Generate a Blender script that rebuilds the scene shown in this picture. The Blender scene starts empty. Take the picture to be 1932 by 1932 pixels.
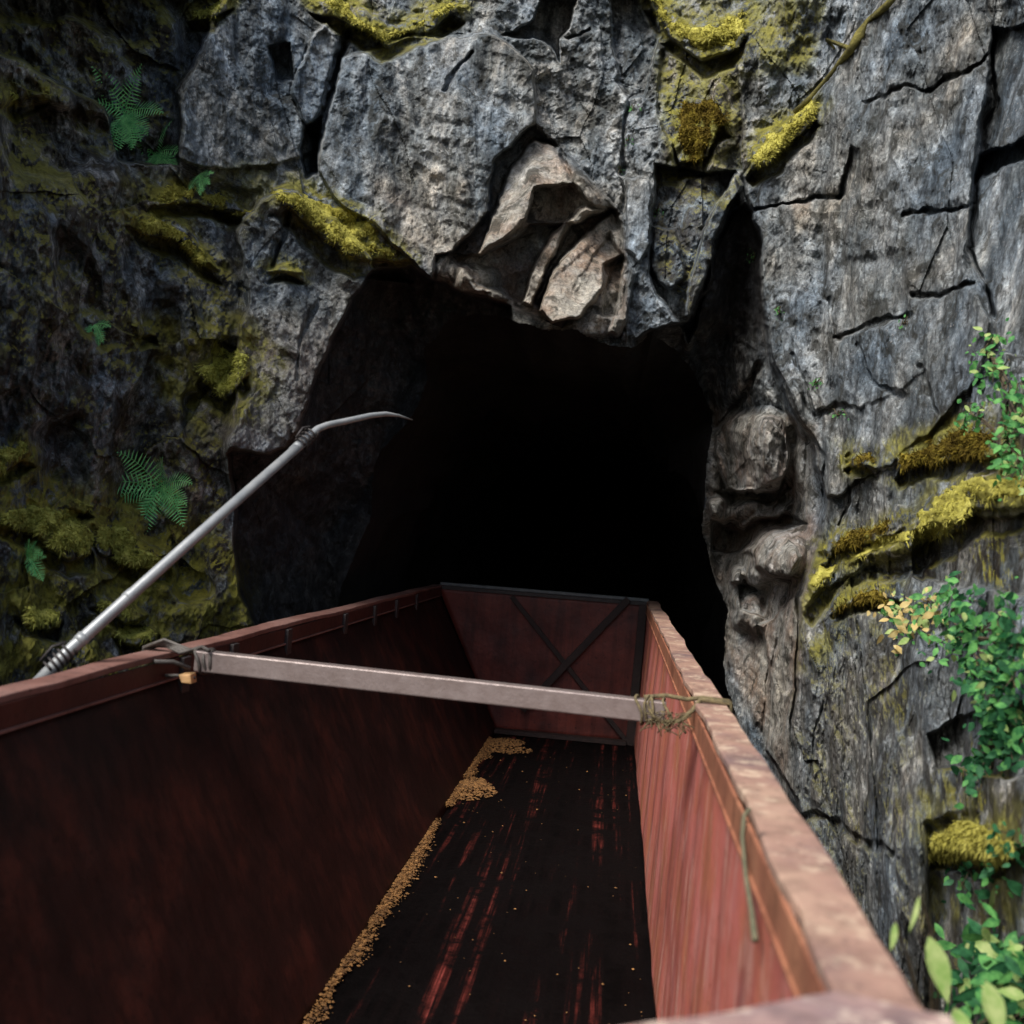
import bpy, math, random
import numpy as np
from mathutils import Vector, Matrix
random.seed(7)
S = bpy.context.scene
# ------------------------------------------------------------------ camera
F = 1932.0; CX = CY = 966.0
CAM = np.array([0.0, 0.0, 3.8])
def _n(v): return v / np.linalg.norm(v)
VPX, VPY, ROLL = 1165.0, 1020.0, math.radians(4.2)
c_y = _n(np.array([(VPX-CX)/F, -(VPY-CY)/F, -1.0]))
c_z = np.array([math.sin(ROLL), math.cos(ROLL), 0.0]); c_z = _n(c_z - c_z.dot(c_y)*c_y)
c_x = np.cross(c_y, c_z)
W2C = np.array([c_x, c_y, c_z]).T
C2W = W2C.T
cam = bpy.data.cameras.new('camera'); cam_o = bpy.data.objects.new('camera', cam)
S.collection.objects.link(cam_o); S.camera = cam_o
m = Matrix([list(C2W[0])+[CAM[0]], list(C2W[1])+[CAM[1]], list(C2W[2])+[CAM[2]], [0,0,0,1]])
cam_o.matrix_world = m
cam.sensor_width = 56; cam.lens = 56; cam.clip_start = 0.05; cam.clip_end = 400
cam.dof.use_dof = True; cam.dof.focus_distance = 8.3; cam.dof.aperture_fstop = 3.0
# ------------------------------------------------------------------ light
SUN_EL, SUN_AZ = math.radians(50), math.radians(-148)      # azimuth of the sun from +Y, clockwise
w = bpy.data.worlds.new('World'); S.world = w; w.use_nodes = True
nt = w.node_tree
sky = nt.nodes.new('ShaderNodeTexSky'); sky.sky_type = 'NISHITA'; sky.sun_disc = False
sky.sun_elevation = SUN_EL; sky.sun_rotation = SUN_AZ; sky.dust_density = 3.0; sky.air_density = 1.0
bg = nt.nodes['Background']; bg.inputs[1].default_value = 0.15
nt.links.new(sky.outputs[0], bg.inputs[0])
sl = bpy.data.lights.new('sun', 'SUN'); sl.energy = 4.0; sl.angle = math.radians(26); sl.color = (1.0, 0.975, 0.93)
so = bpy.data.objects.new('sun', sl); S.collection.objects.link(so)
sd = Vector((math.sin(SUN_AZ)*math.cos(SUN_EL), math.cos(SUN_AZ)*math.cos(SUN_EL), math.sin(SUN_EL)))
so.rotation_euler = sd.to_track_quat('Z', 'Y').to_euler(); so.location = (-6, -8, 14)
S.view_settings.view_transform = 'Standard'; S.view_settings.look = 'None'
S.view_settings.exposure = 0.20; S.view_settings.gamma = 1.0
S.render.engine = 'CYCLES'; S.cycles.max_bounces = 6; S.cycles.diffuse_bounces = 3

# ------------------------------------------------------------------ helpers
def rays(u, v):
    d = np.stack([(u-CX)/F, -(v-CY)/F, -np.ones_like(u)], -1)
    r = d @ C2W.T
    return r / r[..., 1:2]
def at(u, v, Y):
    r = rays(np.array(float(u)), np.array(float(v)))
    return Vector(CAM + r*Y)
_T = {}
def tab(seed):
    if seed not in _T: _T[seed] = np.random.default_rng(seed).random((256, 256)).astype(np.float32)
    return _T[seed]
def vn(x, y, seed=0):
    T = tab(seed); xf = np.floor(x); yf = np.floor(y); fx = x-xf; fy = y-yf
    xi = xf.astype(np.int64) & 255; yi = yf.astype(np.int64) & 255
    x1 = (xi+1) & 255; y1 = (yi+1) & 255
    fx = fx*fx*(3-2*fx); fy = fy*fy*(3-2*fy)
    return (T[xi, yi]*(1-fx)+T[x1, yi]*fx)*(1-fy)+(T[xi, y1]*(1-fx)+T[x1, y1]*fx)*fy
def fbm(x, y, o=4, seed=0):
    a = 0.5; r = 0; t = 0
    for i in range(o):
        r = r+a*(vn(x*2**i+17.3*i, y*2**i+9.1*i, seed+i)-0.5); t += a; a *= 0.5
    return r/t*2
def tri(x, y, seed=0):
    "value noise on a triangle lattice: flat facets meeting in sharp creases"
    T = tab(seed); xf = np.floor(x); yf = np.floor(y); fx = x-xf; fy = y-yf
    xi = xf.astype(np.int64) & 255; yi = yf.astype(np.int64) & 255; x1 = (xi+1) & 255; y1 = (yi+1) & 255
    a = T[xi, yi]; b = T[x1, y1]
    return np.where(fx > fy, a*(1-fx)+T[x1, yi]*(fx-fy)+b*fy, a*(1-fy)+T[xi, y1]*(fy-fx)+b*fx)-0.5
def chisel(x, y, o, seed, rot=0.5, asp=1.7, gain=0.5):
    r_ = 0; a = 1.0
    for i in range(o):
        t = rot+(0.9 if i % 2 else -0.2)*0.5*i; c, s_ = math.cos(t), math.sin(t); k = 2.07**i
        xr = (x*c+y*s_)*k; yr = (y*c-x*s_)*k/asp
        wx = xr+0.45*tri(xr*0.7+31, yr*0.7, seed+50+i); wy = yr+0.45*tri(xr*0.7, yr*0.7+17, seed+70+i)
        r_ = r_+a*tri(wx+i*7.7, wy+i*3.1, seed+i); a *= gain
    return r_
def worley(x, y, seed):
    ta, tb, tc, td, te = (tab(seed+i) for i in range(5))
    xf = np.floor(x); yf = np.floor(y)
    f1 = np.full(x.shape, 9.0); f2 = f1.copy(); dx = np.zeros(x.shape); dy = dx.copy()
    r = [np.zeros(x.shape) for _ in range(3)]
    for i in (-1, 0, 1):
        for j in (-1, 0, 1):
            xi = (xf+i).astype(np.int64) & 255; yi = (yf+j).astype(np.int64) & 255
            px = xf+i+ta[xi, yi]; py = yf+j+tb[xi, yi]
            ex = x-px; ey = y-py; d = np.sqrt(ex*ex+ey*ey)
            c = d < f1
            f2 = np.where(c, f1, np.minimum(f2, d)); f1 = np.where(c, d, f1)
            dx = np.where(c, ex, dx); dy = np.where(c, ey, dy)
            for k, t in enumerate((tc, td, te)): r[k] = np.where(c, t[xi, yi]-0.5, r[k])
    return f1, f2, dx, dy, r
def facet(x, y, seed, A, G, crack=0.0, cw=0.05):
    f1, f2, dx, dy, r = worley(x, y, seed)
    d = r[0]*A + G*(r[1]*dx + r[2]*dy)
    if crack: d = d + crack*np.clip(1-(f2-f1)/cw, 0, 1)
    return d
def sdf(u, v, P):
    "signed distance in px, positive inside"
    n = len(P); ins = np.zeros(u.shape, bool); d = np.full(u.shape, 1e9)
    for i in range(n):
        ax, ay = P[i]; bx, by = P[(i+1) % n]
        ex, ey = bx-ax, by-ay; L = ex*ex+ey*ey+1e-9
        t = np.clip(((u-ax)*ex+(v-ay)*ey)/L, 0, 1)
        d = np.minimum(d, (u-ax-t*ex)**2+(v-ay-t*ey)**2)
        c = ((ay > v) != (by > v)) & (u < (bx-ax)*(v-ay)/(by-ay+1e-12)+ax)
        ins ^= c
    d = np.sqrt(d); return np.where(ins, d, -d)
def sst(x, a, b):
    t = np.clip((x-a)/(b-a), 0, 1); return t*t*(3-2*t)

def mk_obj(name, me, mat=None, parent=None):
    o = bpy.data.objects.new(name, me); S.collection.objects.link(o)
    if mat: me.materials.append(mat)
    if parent: o.parent = parent
    return o
def np_mesh(name, verts, quads):
    me = bpy.data.meshes.new(name); nv = len(verts); nq = len(quads); k = quads.shape[1]
    me.vertices.add(nv); me.vertices.foreach_set('co', verts.astype(np.float32).ravel())
    me.loops.add(nq*k); me.loops.foreach_set('vertex_index', quads.astype(np.int32).ravel())
    me.polygons.add(nq); me.polygons.foreach_set('loop_start', np.arange(0, nq*k, k, dtype=np.int32))
    me.update(calc_edges=True); return me
def setattr_f(me, name, arr):
    a = me.attributes.new(name, 'FLOAT', 'POINT'); a.data.foreach_set('value', arr.astype(np.float32).ravel())
def tag(o, label=None, cat=None, group=None, kind=None):
    if label: o['label'] = label
    if cat: o['category'] = cat
    if group: o['group'] = group
    if kind: o['kind'] = kind
    return o
def empty(name, loc):
    o = bpy.data.objects.new(name, None); S.collection.objects.link(o); o.location = loc; return o
class MB:
    def __init__(s): s.v = []; s.f = []
    def face(s, *pts):
        n = len(s.v); s.v += [tuple(p) for p in pts]; s.f.append(tuple(range(n, n+len(pts))))
    def hexa(s, p):   # 8 points: bottom loop 4, top loop 4
        n = len(s.v); s.v += [tuple(q) for q in p]
        for f in ((0,3,2,1),(4,5,6,7),(0,1,5,4),(1,2,6,5),(2,3,7,6),(3,0,4,7)): s.f.append(tuple(n+i for i in f))
    def box(s, a, b):
        x0,y0,z0 = a; x1,y1,z1 = b
        s.hexa([(x0,y0,z0),(x1,y0,z0),(x1,y1,z0),(x0,y1,z0),(x0,y0,z1),(x1,y0,z1),(x1,y1,z1),(x0,y1,z1)])
    def beam(s, a, b, w, h, up=(0,0,1)):
        a = Vector(a); b = Vector(b); d = (b-a).normalized(); sx = d.cross(Vector(up)).normalized(); uz = sx.cross(d)
        q = []
        for p in (a, b):
            q.append([p-sx*w/2-uz*h/2, p+sx*w/2-uz*h/2, p+sx*w/2+uz*h/2, p-sx*w/2+uz*h/2])
        n = len(s.v); s.v += [tuple(x) for x in q[0]+q[1]]
        for f in ((0,1,2,3),(7,6,5,4),(0,4,5,1),(1,5,6,2),(2,6,7,3),(3,7,4,0)): s.f.append(tuple(n+i for i in f))
    def tube(s, pts, rad, seg=10, cap=True):
        pts = [Vector(p) for p in pts]
        if not isinstance(rad, (list, tuple)): rad = [rad]*len(pts)
        n0 = len(s.v); ref = Vector((0.13, 0.2, 1)).normalized()
        for i, p in enumerate(pts):
            d = (pts[min(i+1, len(pts)-1)]-pts[max(i-1, 0)]).normalized()
            a = d.cross(ref).normalized(); b = d.cross(a)
            for k in range(seg):
                t = 2*math.pi*k/seg; s.v.append(tuple(p+(a*math.cos(t)+b*math.sin(t))*rad[i]))
        for i in range(len(pts)-1):
            for k in range(seg):
                k2 = (k+1) % seg
                s.f.append((n0+i*seg+k, n0+i*seg+k2, n0+(i+1)*seg+k2, n0+(i+1)*seg+k))
        if cap:
            s.f.append(tuple(n0+k for k in range(seg))[::-1]); e = n0+(len(pts)-1)*seg
            s.f.append(tuple(e+k for k in range(seg)))
    def build(s, name, mat, parent=None, smooth=False, bevel=0):
        me = bpy.data.meshes.new(name); me.from_pydata(s.v, [], s.f); me.update()
        o = mk_obj(name, me, mat, None)
        if parent is not None:
            o.parent = parent; o.matrix_parent_inverse = Matrix.Translation(-parent.location)
        if smooth: me.polygons.foreach_set('use_smooth', [True]*len(me.polygons))
        if bevel:
            b = o.modifiers.new('bevel', 'BEVEL'); b.width = bevel; b.segments = 2; b.limit_method = 'ANGLE'
        return o

# ------------------------------------------------------------------ materials
class NT:
    def __init__(s, name):
        s.m = bpy.data.materials.new(name); s.m.use_nodes = True; s.t = s.m.node_tree
        s.p = s.t.nodes['Principled BSDF']; s.co = s.t.nodes.new('ShaderNodeTexCoord').outputs['Object']
    def n(s, typ): return s.t.nodes.new(typ)
    def link(s, a, b): s.t.links.new(a, b)
    def mapped(s, scale, rot=(0,0,0)):
        n = s.n('ShaderNodeMapping'); s.link(s.co, n.inputs[0]); n.inputs['Scale'].default_value = scale
        n.inputs['Rotation'].default_value = rot; return n.outputs[0]
    def noise(s, sc, det=5, rough=0.6, co=None, dist=0.0):
        n = s.n('ShaderNodeTexNoise'); s.link(co or s.co, n.inputs['Vector']); n.inputs['Scale'].default_value = sc
        n.inputs['Detail'].default_value = det; n.inputs['Roughness'].default_value = rough
        n.inputs['Distortion'].default_value = dist; return n.outputs[0]
    def vor(s, sc, co=None, feat='F1', out='Distance'):
        n = s.n('ShaderNodeTexVoronoi'); s.link(co or s.co, n.inputs['Vector']); n.inputs['Scale'].default_value = sc
        n.feature = feat; return n.outputs[out]
    def ramp(s, x, stops, interp='LINEAR'):
        n = s.n('ShaderNodeValToRGB'); s.link(x, n.inputs[0]); r = n.color_ramp; r.interpolation = interp
        while len(r.elements) < len(stops): r.elements.new(0.5)
        for e, (p, c) in zip(r.elements, stops):
            e.position = p; e.color = (c, c, c, 1) if isinstance(c, (int, float)) else (*c, 1)
        return n.outputs[0]
    def mix(s, fac, a, b, mode='MIX'):
        n = s.n('ShaderNodeMix'); n.data_type = 'RGBA'; n.blend_type = mode
        for sock, x in ((n.inputs[0], fac), (n.inputs[6], a), (n.inputs[7], b)):
            if isinstance(x, (int, float)): sock.default_value = x if sock == n.inputs[0] else (x, x, x, 1)
            elif isinstance(x, tuple): sock.default_value = (*x, 1)
            else: s.link(x, sock)
        return n.outputs[2]
    def math(s, op, a, b=0.0):
        n = s.n('ShaderNodeMath'); n.operation = op
        for sock, x in zip(n.inputs, (a, b)):
            if isinstance(x, (int, float)): sock.default_value = x
            else: s.link(x, sock)
        return n.outputs[0]
    def attr(s, name):
        n = s.n('ShaderNodeAttribute'); n.attribute_name = name; return n.outputs['Fac']
    def bump(s, h, dist, strength=1.0, prev=None):
        n = s.n('ShaderNodeBump'); s.link(h, n.inputs['Height']); n.inputs['Distance'].default_value = dist
        n.inputs['Strength'].default_value = strength
        if prev: s.link(prev, n.inputs['Normal'])
        return n.outputs[0]
    def done(s, col, rough=0.8, nrm=None, metal=0.0, spec=0.5):
        for sock, x in (('Base Color', col), ('Roughness', rough), ('Metallic', metal)):
            if isinstance(x, tuple): s.p.inputs[sock].default_value = (*x, 1)
            elif isinstance(x, (int, float)): s.p.inputs[sock].default_value = x
            else: s.link(x, s.p.inputs[sock])
        s.p.inputs['Specular IOR Level'].default_value = spec
        if nrm: s.link(nrm, s.p.inputs['Normal'])
        return s.m

def rock_material():
    t = NT('cliff_rock')
    iso = t.attr('chunk')
    vert = t.mix(iso, t.mapped((3.0, 3.0, 0.42), (0.0, 0.12, 0.0)), t.mapped((1.9, 1.9, 1.5)))
    vert2 = t.mix(iso, t.mapped((1.3, 1.3, 0.38), (0.0, 0.12, 0.0)), t.mapped((1.1, 1.1, 0.95)))
    a = t.mix(t.attr('chunk'), t.noise(1.3, 8, 0.68, vert, 0.4), t.noise(3.2, 8, 0.7, None, 0.3))
    b = t.noise(9.0, 8, 0.72, vert2)
    c = t.noise(1.1, 6, 0.6)
    base = t.ramp(a, [(0.32, (0.045, 0.053, 0.060)), (0.44, (0.155, 0.175, 0.190)), (0.57, (0.36, 0.37, 0.375)), (0.72, (0.70, 0.66, 0.61))])
    fine = t.ramp(b, [(0.34, 0.16), (0.46, 0.62), (0.56, 1.0), (0.68, 1.6)])
    fine2 = t.ramp(t.noise(34.0, 6, 0.75), [(0.36, 0.35), (0.5, 0.95), (0.64, 1.5)])
    col = t.mix(1.0, base, fine, 'MULTIPLY')
    col = t.mix(0.75, col, fine2, 'MULTIPLY')
    tint = t.ramp(c, [(0.36, (0.76, 0.93, 1.10)), (0.52, (0.97, 1.0, 0.98)), (0.68, (1.16, 1.0, 0.78))])
    col = t.mix(0.8, col, tint, 'MULTIPLY')
    tan = t.mix(1.0, (0.60, 0.54, 0.44), t.ramp(t.noise(5, 6, 0.65, vert), [(0.3, 0.4), (0.7, 1.25)]), 'MULTIPLY')
    tan = t.mix(t.ramp(t.noise(2.1, 4, 0.6), [(0.45, 0.0), (0.62, 0.85)]), tan, (0.40, 0.235, 0.13))
    tan = t.mix(0.8, tan, fine2, 'MULTIPLY')
    col = t.mix(t.math('MULTIPLY', t.attr('tan'), 0.55), col, tan)
    # pale lichen specks
    sp = t.ramp(t.vor(38.0), [(0.0, 1.0), (0.16, 1.0), (0.24, 0.0)])
    spm = t.math('MULTIPLY', sp, t.ramp(t.noise(3.0, 3), [(0.45, 0.0), (0.62, 1.0)]))
    col = t.mix(t.math('MULTIPLY', spm, 0.55), col, (0.46, 0.44, 0.42))
    # dark mossy pits
    dm = t.ramp(t.noise(4.6, 7, 0.7, None, 0.6), [(0.535, 0.0), (0.59, 1.0)])
    col = t.mix(t.math('MULTIPLY', dm, 0.72), col, (0.022, 0.021, 0.014))
    # humus / litter, shade painted in as the same dark tone, and thin moss areas
    soil_shade = t.ramp(t.noise(7, 7, 0.7), [(0.3, (0.012, 0.009, 0.007)), (0.5, (0.035, 0.025, 0.016)), (0.62, (0.07, 0.06, 0.02)), (0.75, (0.10, 0.085, 0.06))])
    sm = t.math('MULTIPLY', t.attr('soil_shade'), t.ramp(t.noise(3.3, 7, 0.72, None, 0.5), [(0.46, 0.0), (0.56, 1.0)]))
    col = t.mix(sm, col, soil_shade)
    mossc = t.ramp(t.noise(14, 4), [(0.3, (0.07, 0.06, 0.012)), (0.7, (0.42, 0.40, 0.08))])
    mm = t.math('MULTIPLY', t.attr('moss'), t.ramp(t.noise(4.5, 6, 0.7), [(0.44, 0.0), (0.53, 1.0)]))
    col = t.mix(mm, col, mossc)
    ge = t.n('ShaderNodeNewGeometry'); sx_ = t.n('ShaderNodeSeparateXYZ'); t.link(ge.outputs['True Normal'], sx_.inputs[0])
    up = t.ramp(sx_.outputs[2], [(0.30, 0.0), (0.50, 1.0)])
    um = t.math('MULTIPLY', up, t.math('MAXIMUM', t.attr('moss'), t.math('MULTIPLY', t.attr('soil_shade'), 0.8)))
    um = t.math('MULTIPLY', um, t.ramp(t.noise(1.9, 5, 0.65), [(0.44, 0.0), (0.54, 1.0)]))
    col = t.mix(um, col, t.ramp(t.noise(12, 4), [(0.3, (0.12, 0.11, 0.015)), (0.7, (0.36, 0.33, 0.045))]))
    col = t.mix(t.attr('mouth_shade'), col, (0.016, 0.012, 0.011))  # shade inside the mouth, painted into the rock colour
    nb = t.bump(t.noise(6.0, 9, 0.72, vert), 0.09, 0.75)
    nb = t.bump(t.noise(22.0, 8, 0.72), 0.025, 0.7, nb)
    return t.done(col, 0.82, nb, 0.0, 0.35)
M_rock = rock_material()

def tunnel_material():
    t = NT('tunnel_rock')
    col = t.ramp(t.noise(2.5, 7, 0.7), [(0.3, (0.006, 0.005, 0.005)), (0.7, (0.03, 0.024, 0.020))])  # near-black, the darkness of the bore put into the rock colour
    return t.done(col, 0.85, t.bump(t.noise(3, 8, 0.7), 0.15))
M_tunnel = tunnel_material()

def rust_material(name, lo, mid, hi, streak=0.5, pale=None, rough=0.55, spec=0.4, stretch=0.35, st=None, sd=7):
    t = NT(name)
    st = t.mapped(st or (7, 7, stretch))
    a = t.noise(1.6, sd, 0.65, st, 0.3)
    b = t.noise(2.2, 7, 0.65)
    col = t.ramp(b, [(0.30, lo), (0.5, mid), (0.7, hi)])
    dark = t.ramp(a, [(0.34, 1-streak), (0.55, 1.0)])
    col = t.mix(1.0, col, dark, 'MULTIPLY')
    if pale:
        pm = t.ramp(t.noise(5.5, 6, 0.7, t.mapped((2.2, 2.2, 0.5))), [(0.52, 0.0), (0.66, 0.75)])
        col = t.mix(pm, col, pale)
    ch = t.ramp(t.noise(26, 5, 0.7), [(0.60, 0.0), (0.66, 1.0)])
    col = t.mix(t.math('MULTIPLY', ch, 0.7), col, tuple(x*0.35 for x in lo))
    nb = t.bump(t.noise(18, 6, 0.6), 0.006, 0.7)
    nb = t.bump(t.noise(1.3, 3, 0.5), 0.05, 0.6, nb)
    return t.done(col, rough, nb, 0.0, spec)
M_redL = rust_material('shade_darkened_red_paint', (0.007, 0.0025, 0.002), (0.020, 0.006, 0.0045), (0.062, 0.015, 0.009), 0.6, rough=0.6, spec=0.25)  # left wall: its shade painted into the red as a near-black tone
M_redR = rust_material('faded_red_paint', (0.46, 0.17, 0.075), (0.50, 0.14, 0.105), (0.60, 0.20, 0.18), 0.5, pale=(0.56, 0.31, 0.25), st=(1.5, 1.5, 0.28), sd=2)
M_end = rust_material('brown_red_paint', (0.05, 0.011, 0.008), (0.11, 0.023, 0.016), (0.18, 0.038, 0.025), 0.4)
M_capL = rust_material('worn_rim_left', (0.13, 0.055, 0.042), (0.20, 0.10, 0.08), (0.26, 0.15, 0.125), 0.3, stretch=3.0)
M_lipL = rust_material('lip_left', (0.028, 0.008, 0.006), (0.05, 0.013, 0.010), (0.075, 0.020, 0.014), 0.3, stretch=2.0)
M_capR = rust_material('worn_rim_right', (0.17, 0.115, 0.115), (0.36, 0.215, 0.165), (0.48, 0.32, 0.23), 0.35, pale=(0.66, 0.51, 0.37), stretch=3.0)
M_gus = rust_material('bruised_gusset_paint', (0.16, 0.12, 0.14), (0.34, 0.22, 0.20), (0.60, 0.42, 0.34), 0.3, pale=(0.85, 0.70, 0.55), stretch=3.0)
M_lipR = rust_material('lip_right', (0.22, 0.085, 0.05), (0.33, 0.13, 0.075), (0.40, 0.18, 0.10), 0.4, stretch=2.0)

def floor_material():
    t = NT('wagon_floor')
    long = t.mapped((10, 0.22, 1))
    a = t.noise(1.2, 7, 0.7, long)
    col = t.ramp(a, [(0.40, (0.002, 0.0016, 0.0016)), (0.55, (0.005, 0.003, 0.003)), (0.62, (0.07, 0.014, 0.011)), (0.72, (0.26, 0.055, 0.045))])
    m2 = t.ramp(t.noise(4, 6, 0.7), [(0.42, 0.0), (0.6, 1.0)])
    col = t.mix(m2, (0.004, 0.003, 0.003), col)
    return t.done(col, 0.75, t.bump(t.noise(20, 6), 0.01), 0.0, 0.04)
M_floor = floor_material()
def simple(name, lo, hi, sc=8, rough=0.6, metal=0.0, bump=0.004, spec=0.5):
    t = NT(name); col = t.ramp(t.noise(sc, 6, 0.65), [(0.3, lo), (0.7, hi)])
    return t.done(col, rough, t.bump(t.noise(sc*3, 5), bump), metal, spec)
M_bar = simple('galvanised_bar', (0.20, 0.155, 0.14), (0.27, 0.22, 0.205), 14, 0.36, 0.3, 0.002)
M_barface = M_bar
M_pole = simple('grey_conduit', (0.22, 0.24, 0.25), (0.36, 0.37, 0.37), 9, 0.4, 0.2, 0.001)
M_dark = simple('dark_iron', (0.012, 0.010, 0.010), (0.04, 0.032, 0.03), 20, 0.6)
M_brace = simple('near_black_iron', (0.010, 0.006, 0.005), (0.03, 0.014, 0.011), 12, 0.7)  # near-black tone for braces, corner post, floor angle and side posts
M_wire = simple('grey_wire', (0.035, 0.03, 0.026), (0.12, 0.105, 0.09), 30, 0.55)
M_rope = simple('frayed_rope', (0.05, 0.04, 0.022), (0.22, 0.17, 0.08), 40, 0.9)
M_cord = simple('green_cord', (0.06, 0.07, 0.04), (0.17, 0.15, 0.09), 30, 0.9)
M_rail = simple('blue_grey_rail', (0.05, 0.06, 0.065), (0.12, 0.14, 0.15), 10, 0.5)
M_yellow = simple('yellow_wood_wedge', (0.55, 0.32, 0.12), (0.7, 0.42, 0.2), 20, 0.7)
M_gravel = simple('ochre_gravel', (0.03, 0.013, 0.005), (0.42, 0.21, 0.065), 25, 0.9)
M_chip = simple('rust_flake', (0.28, 0.05, 0.035), (0.50, 0.12, 0.08), 20, 0.8)
M_ground = simple('ballast', (0.03, 0.028, 0.026), (0.12, 0.11, 0.10), 6, 0.95, 0, 0.05)
def moss_mat(name, lo, mid, hi):
    t = NT(name)
    col = t.ramp(t.noise(9, 6, 0.7), [(0.3, lo), (0.5, mid), (0.68, hi)])
    return t.done(col, 0.95, t.bump(t.noise(60, 5, 0.7), 0.02), 0.0, 0.1)
M_mossY = moss_mat('yellow_moss', (0.13, 0.11, 0.025), (0.46, 0.42, 0.085), (0.62, 0.57, 0.15))
M_mossB = moss_mat('brown_moss', (0.05, 0.032, 0.008), (0.16, 0.115, 0.018), (0.36, 0.29, 0.045))
M_mossD = moss_mat('dull_moss', (0.12, 0.12, 0.03), (0.46, 0.46, 0.10), (0.66, 0.63, 0.17))
def leaf_mat(name, lo, hi):
    t = NT(name); col = t.ramp(t.noise(17, 3, 0.7), [(0.34, lo), (0.64, hi)])
    t.p.inputs['Transmission Weight'].default_value = 0.0
    t.p.inputs['Subsurface Weight'].default_value = 0.0
    tr = t.n('ShaderNodeBsdfTranslucent'); t.link(col, tr.inputs[0])
    mx = t.n('ShaderNodeMixShader'); mx.inputs[0].default_value = 0.25
    out = t.t.nodes['Material Output']; t.link(t.p.outputs[0], mx.inputs[1]); t.link(tr.outputs[0], mx.inputs[2]); t.link(mx.outputs[0], out.inputs[0])
    return t.done(col, 0.6, None, 0, 0.2)
M_fern = leaf_mat('fern_green', (0.10, 0.42, 0.14), (0.36, 0.80, 0.30))
M_leaf = leaf_mat('bush_green', (0.015, 0.11, 0.035), (0.14, 0.38, 0.10))
M_leafD = leaf_mat('dark_leaf', (0.008, 0.05, 0.02), (0.04, 0.16, 0.06))
M_leafP = leaf_mat('pale_leaf', (0.22, 0.36, 0.09), (0.42, 0.50, 0.20))
M_leafY = leaf_mat('yellow_leaf', (0.5, 0.36, 0.13), (0.62, 0.50, 0.22))
M_stem = simple('twig', (0.05, 0.035, 0.02), (0.12, 0.09, 0.05), 20, 0.8)
M_root = moss_mat('mossy_bark', (0.05, 0.045, 0.02), (0.15, 0.135, 0.05), (0.27, 0.24, 0.07))

# ------------------------------------------------------------------ ground
g = MB(); g.face((-80, -60, 0), (80, -60, 0), (80, 90, 0), (-80, 90, 0))
tag(g.build('ground', M_ground), kind='structure')

# ------------------------------------------------------------------ cliff relief
ua = np.concatenate([np.linspace(-1000, -40, 70), np.arange(-30, 1962, 1.9), np.linspace(1970, 2900, 70)])
va = np.concatenate([np.linspace(-1000, -40, 70), np.arange(-30, 1962, 1.9), np.linspace(1970, 2600, 40)])
U, V = np.meshgrid(ua, va)
cu = [-1000, -200, 0, 250, 450, 600, 900, 1200, 1400, 1550, 1700, 1932, 2300, 2900]
cv = [-1000, 0, 400, 800, 1200, 1600, 2600]
ctab = np.array([
 [3.6, 5.0, 6.6, 8.3, 9.4, 9.9, 10.2, 10.4, 10.2, 9.4, 8.6, 7.2, 5.0, 3.0],
 [3.3, 4.9, 6.0, 7.4, 8.5, 9.0,  9.2,  9.3,  9.1, 8.6, 7.9, 6.6, 4.6, 2.8],
 [3.3, 4.9, 5.8, 7.2, 8.1, 8.6,  8.8,  8.9,  8.7, 8.3, 7.4, 6.0, 4.2, 2.7],
 [3.2, 4.8, 5.7, 7.0, 7.9, 8.4,  8.6,  8.8,  8.6, 8.1, 6.9, 5.2, 3.7, 2.6],
 [3.2, 4.7, 5.5, 6.8, 7.8, 8.3,  8.5,  8.8,  8.5, 7.6, 6.2, 4.3, 3.2, 2.5],
 [3.2, 4.7, 5.5, 6.8, 7.8, 8.3,  8.5,  8.8,  8.2, 7.0, 5.3, 3.7, 3.0, 2.4],
 [3.2, 4.7, 5.5, 6.8, 7.8, 8.3,  8.5,  8.8,  8.0, 6.6, 4.8, 3.4, 2.8, 2.4]])
def interp2(u, v):
    us = np.array(cu, float); vs = np.array(cv, float)
    i = np.clip(np.searchsorted(us, u)-1, 0, len(us)-2); j = np.clip(np.searchsorted(vs, v)-1, 0, len(vs)-2)
    fx = (u-us[i])/(us[i+1]-us[i]); fy = (v-vs[j])/(vs[j+1]-vs[j])
    return (ctab[j, i]*(1-fx)+ctab[j, i+1]*fx)*(1-fy)+(ctab[j+1, i]*(1-fx)+ctab[j+1, i+1]*fx)*fy
D = interp2(U, V)
RAY = rays(U, V)
P0 = CAM + RAY*D[..., None]
mid = interp2(ua, np.full_like(ua, 900.0)); pm = rays(ua, np.full_like(ua, 900.0))*mid[:, None]
sarc = np.concatenate([[0], np.cumsum(np.hypot(np.diff(pm[:, 0]), np.diff(pm[:, 1])))])
SS = np.broadcast_to(sarc, U.shape) + 0.06*P0[..., 2]     # slight lean of the joints
ZZ = P0[..., 2]
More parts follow.
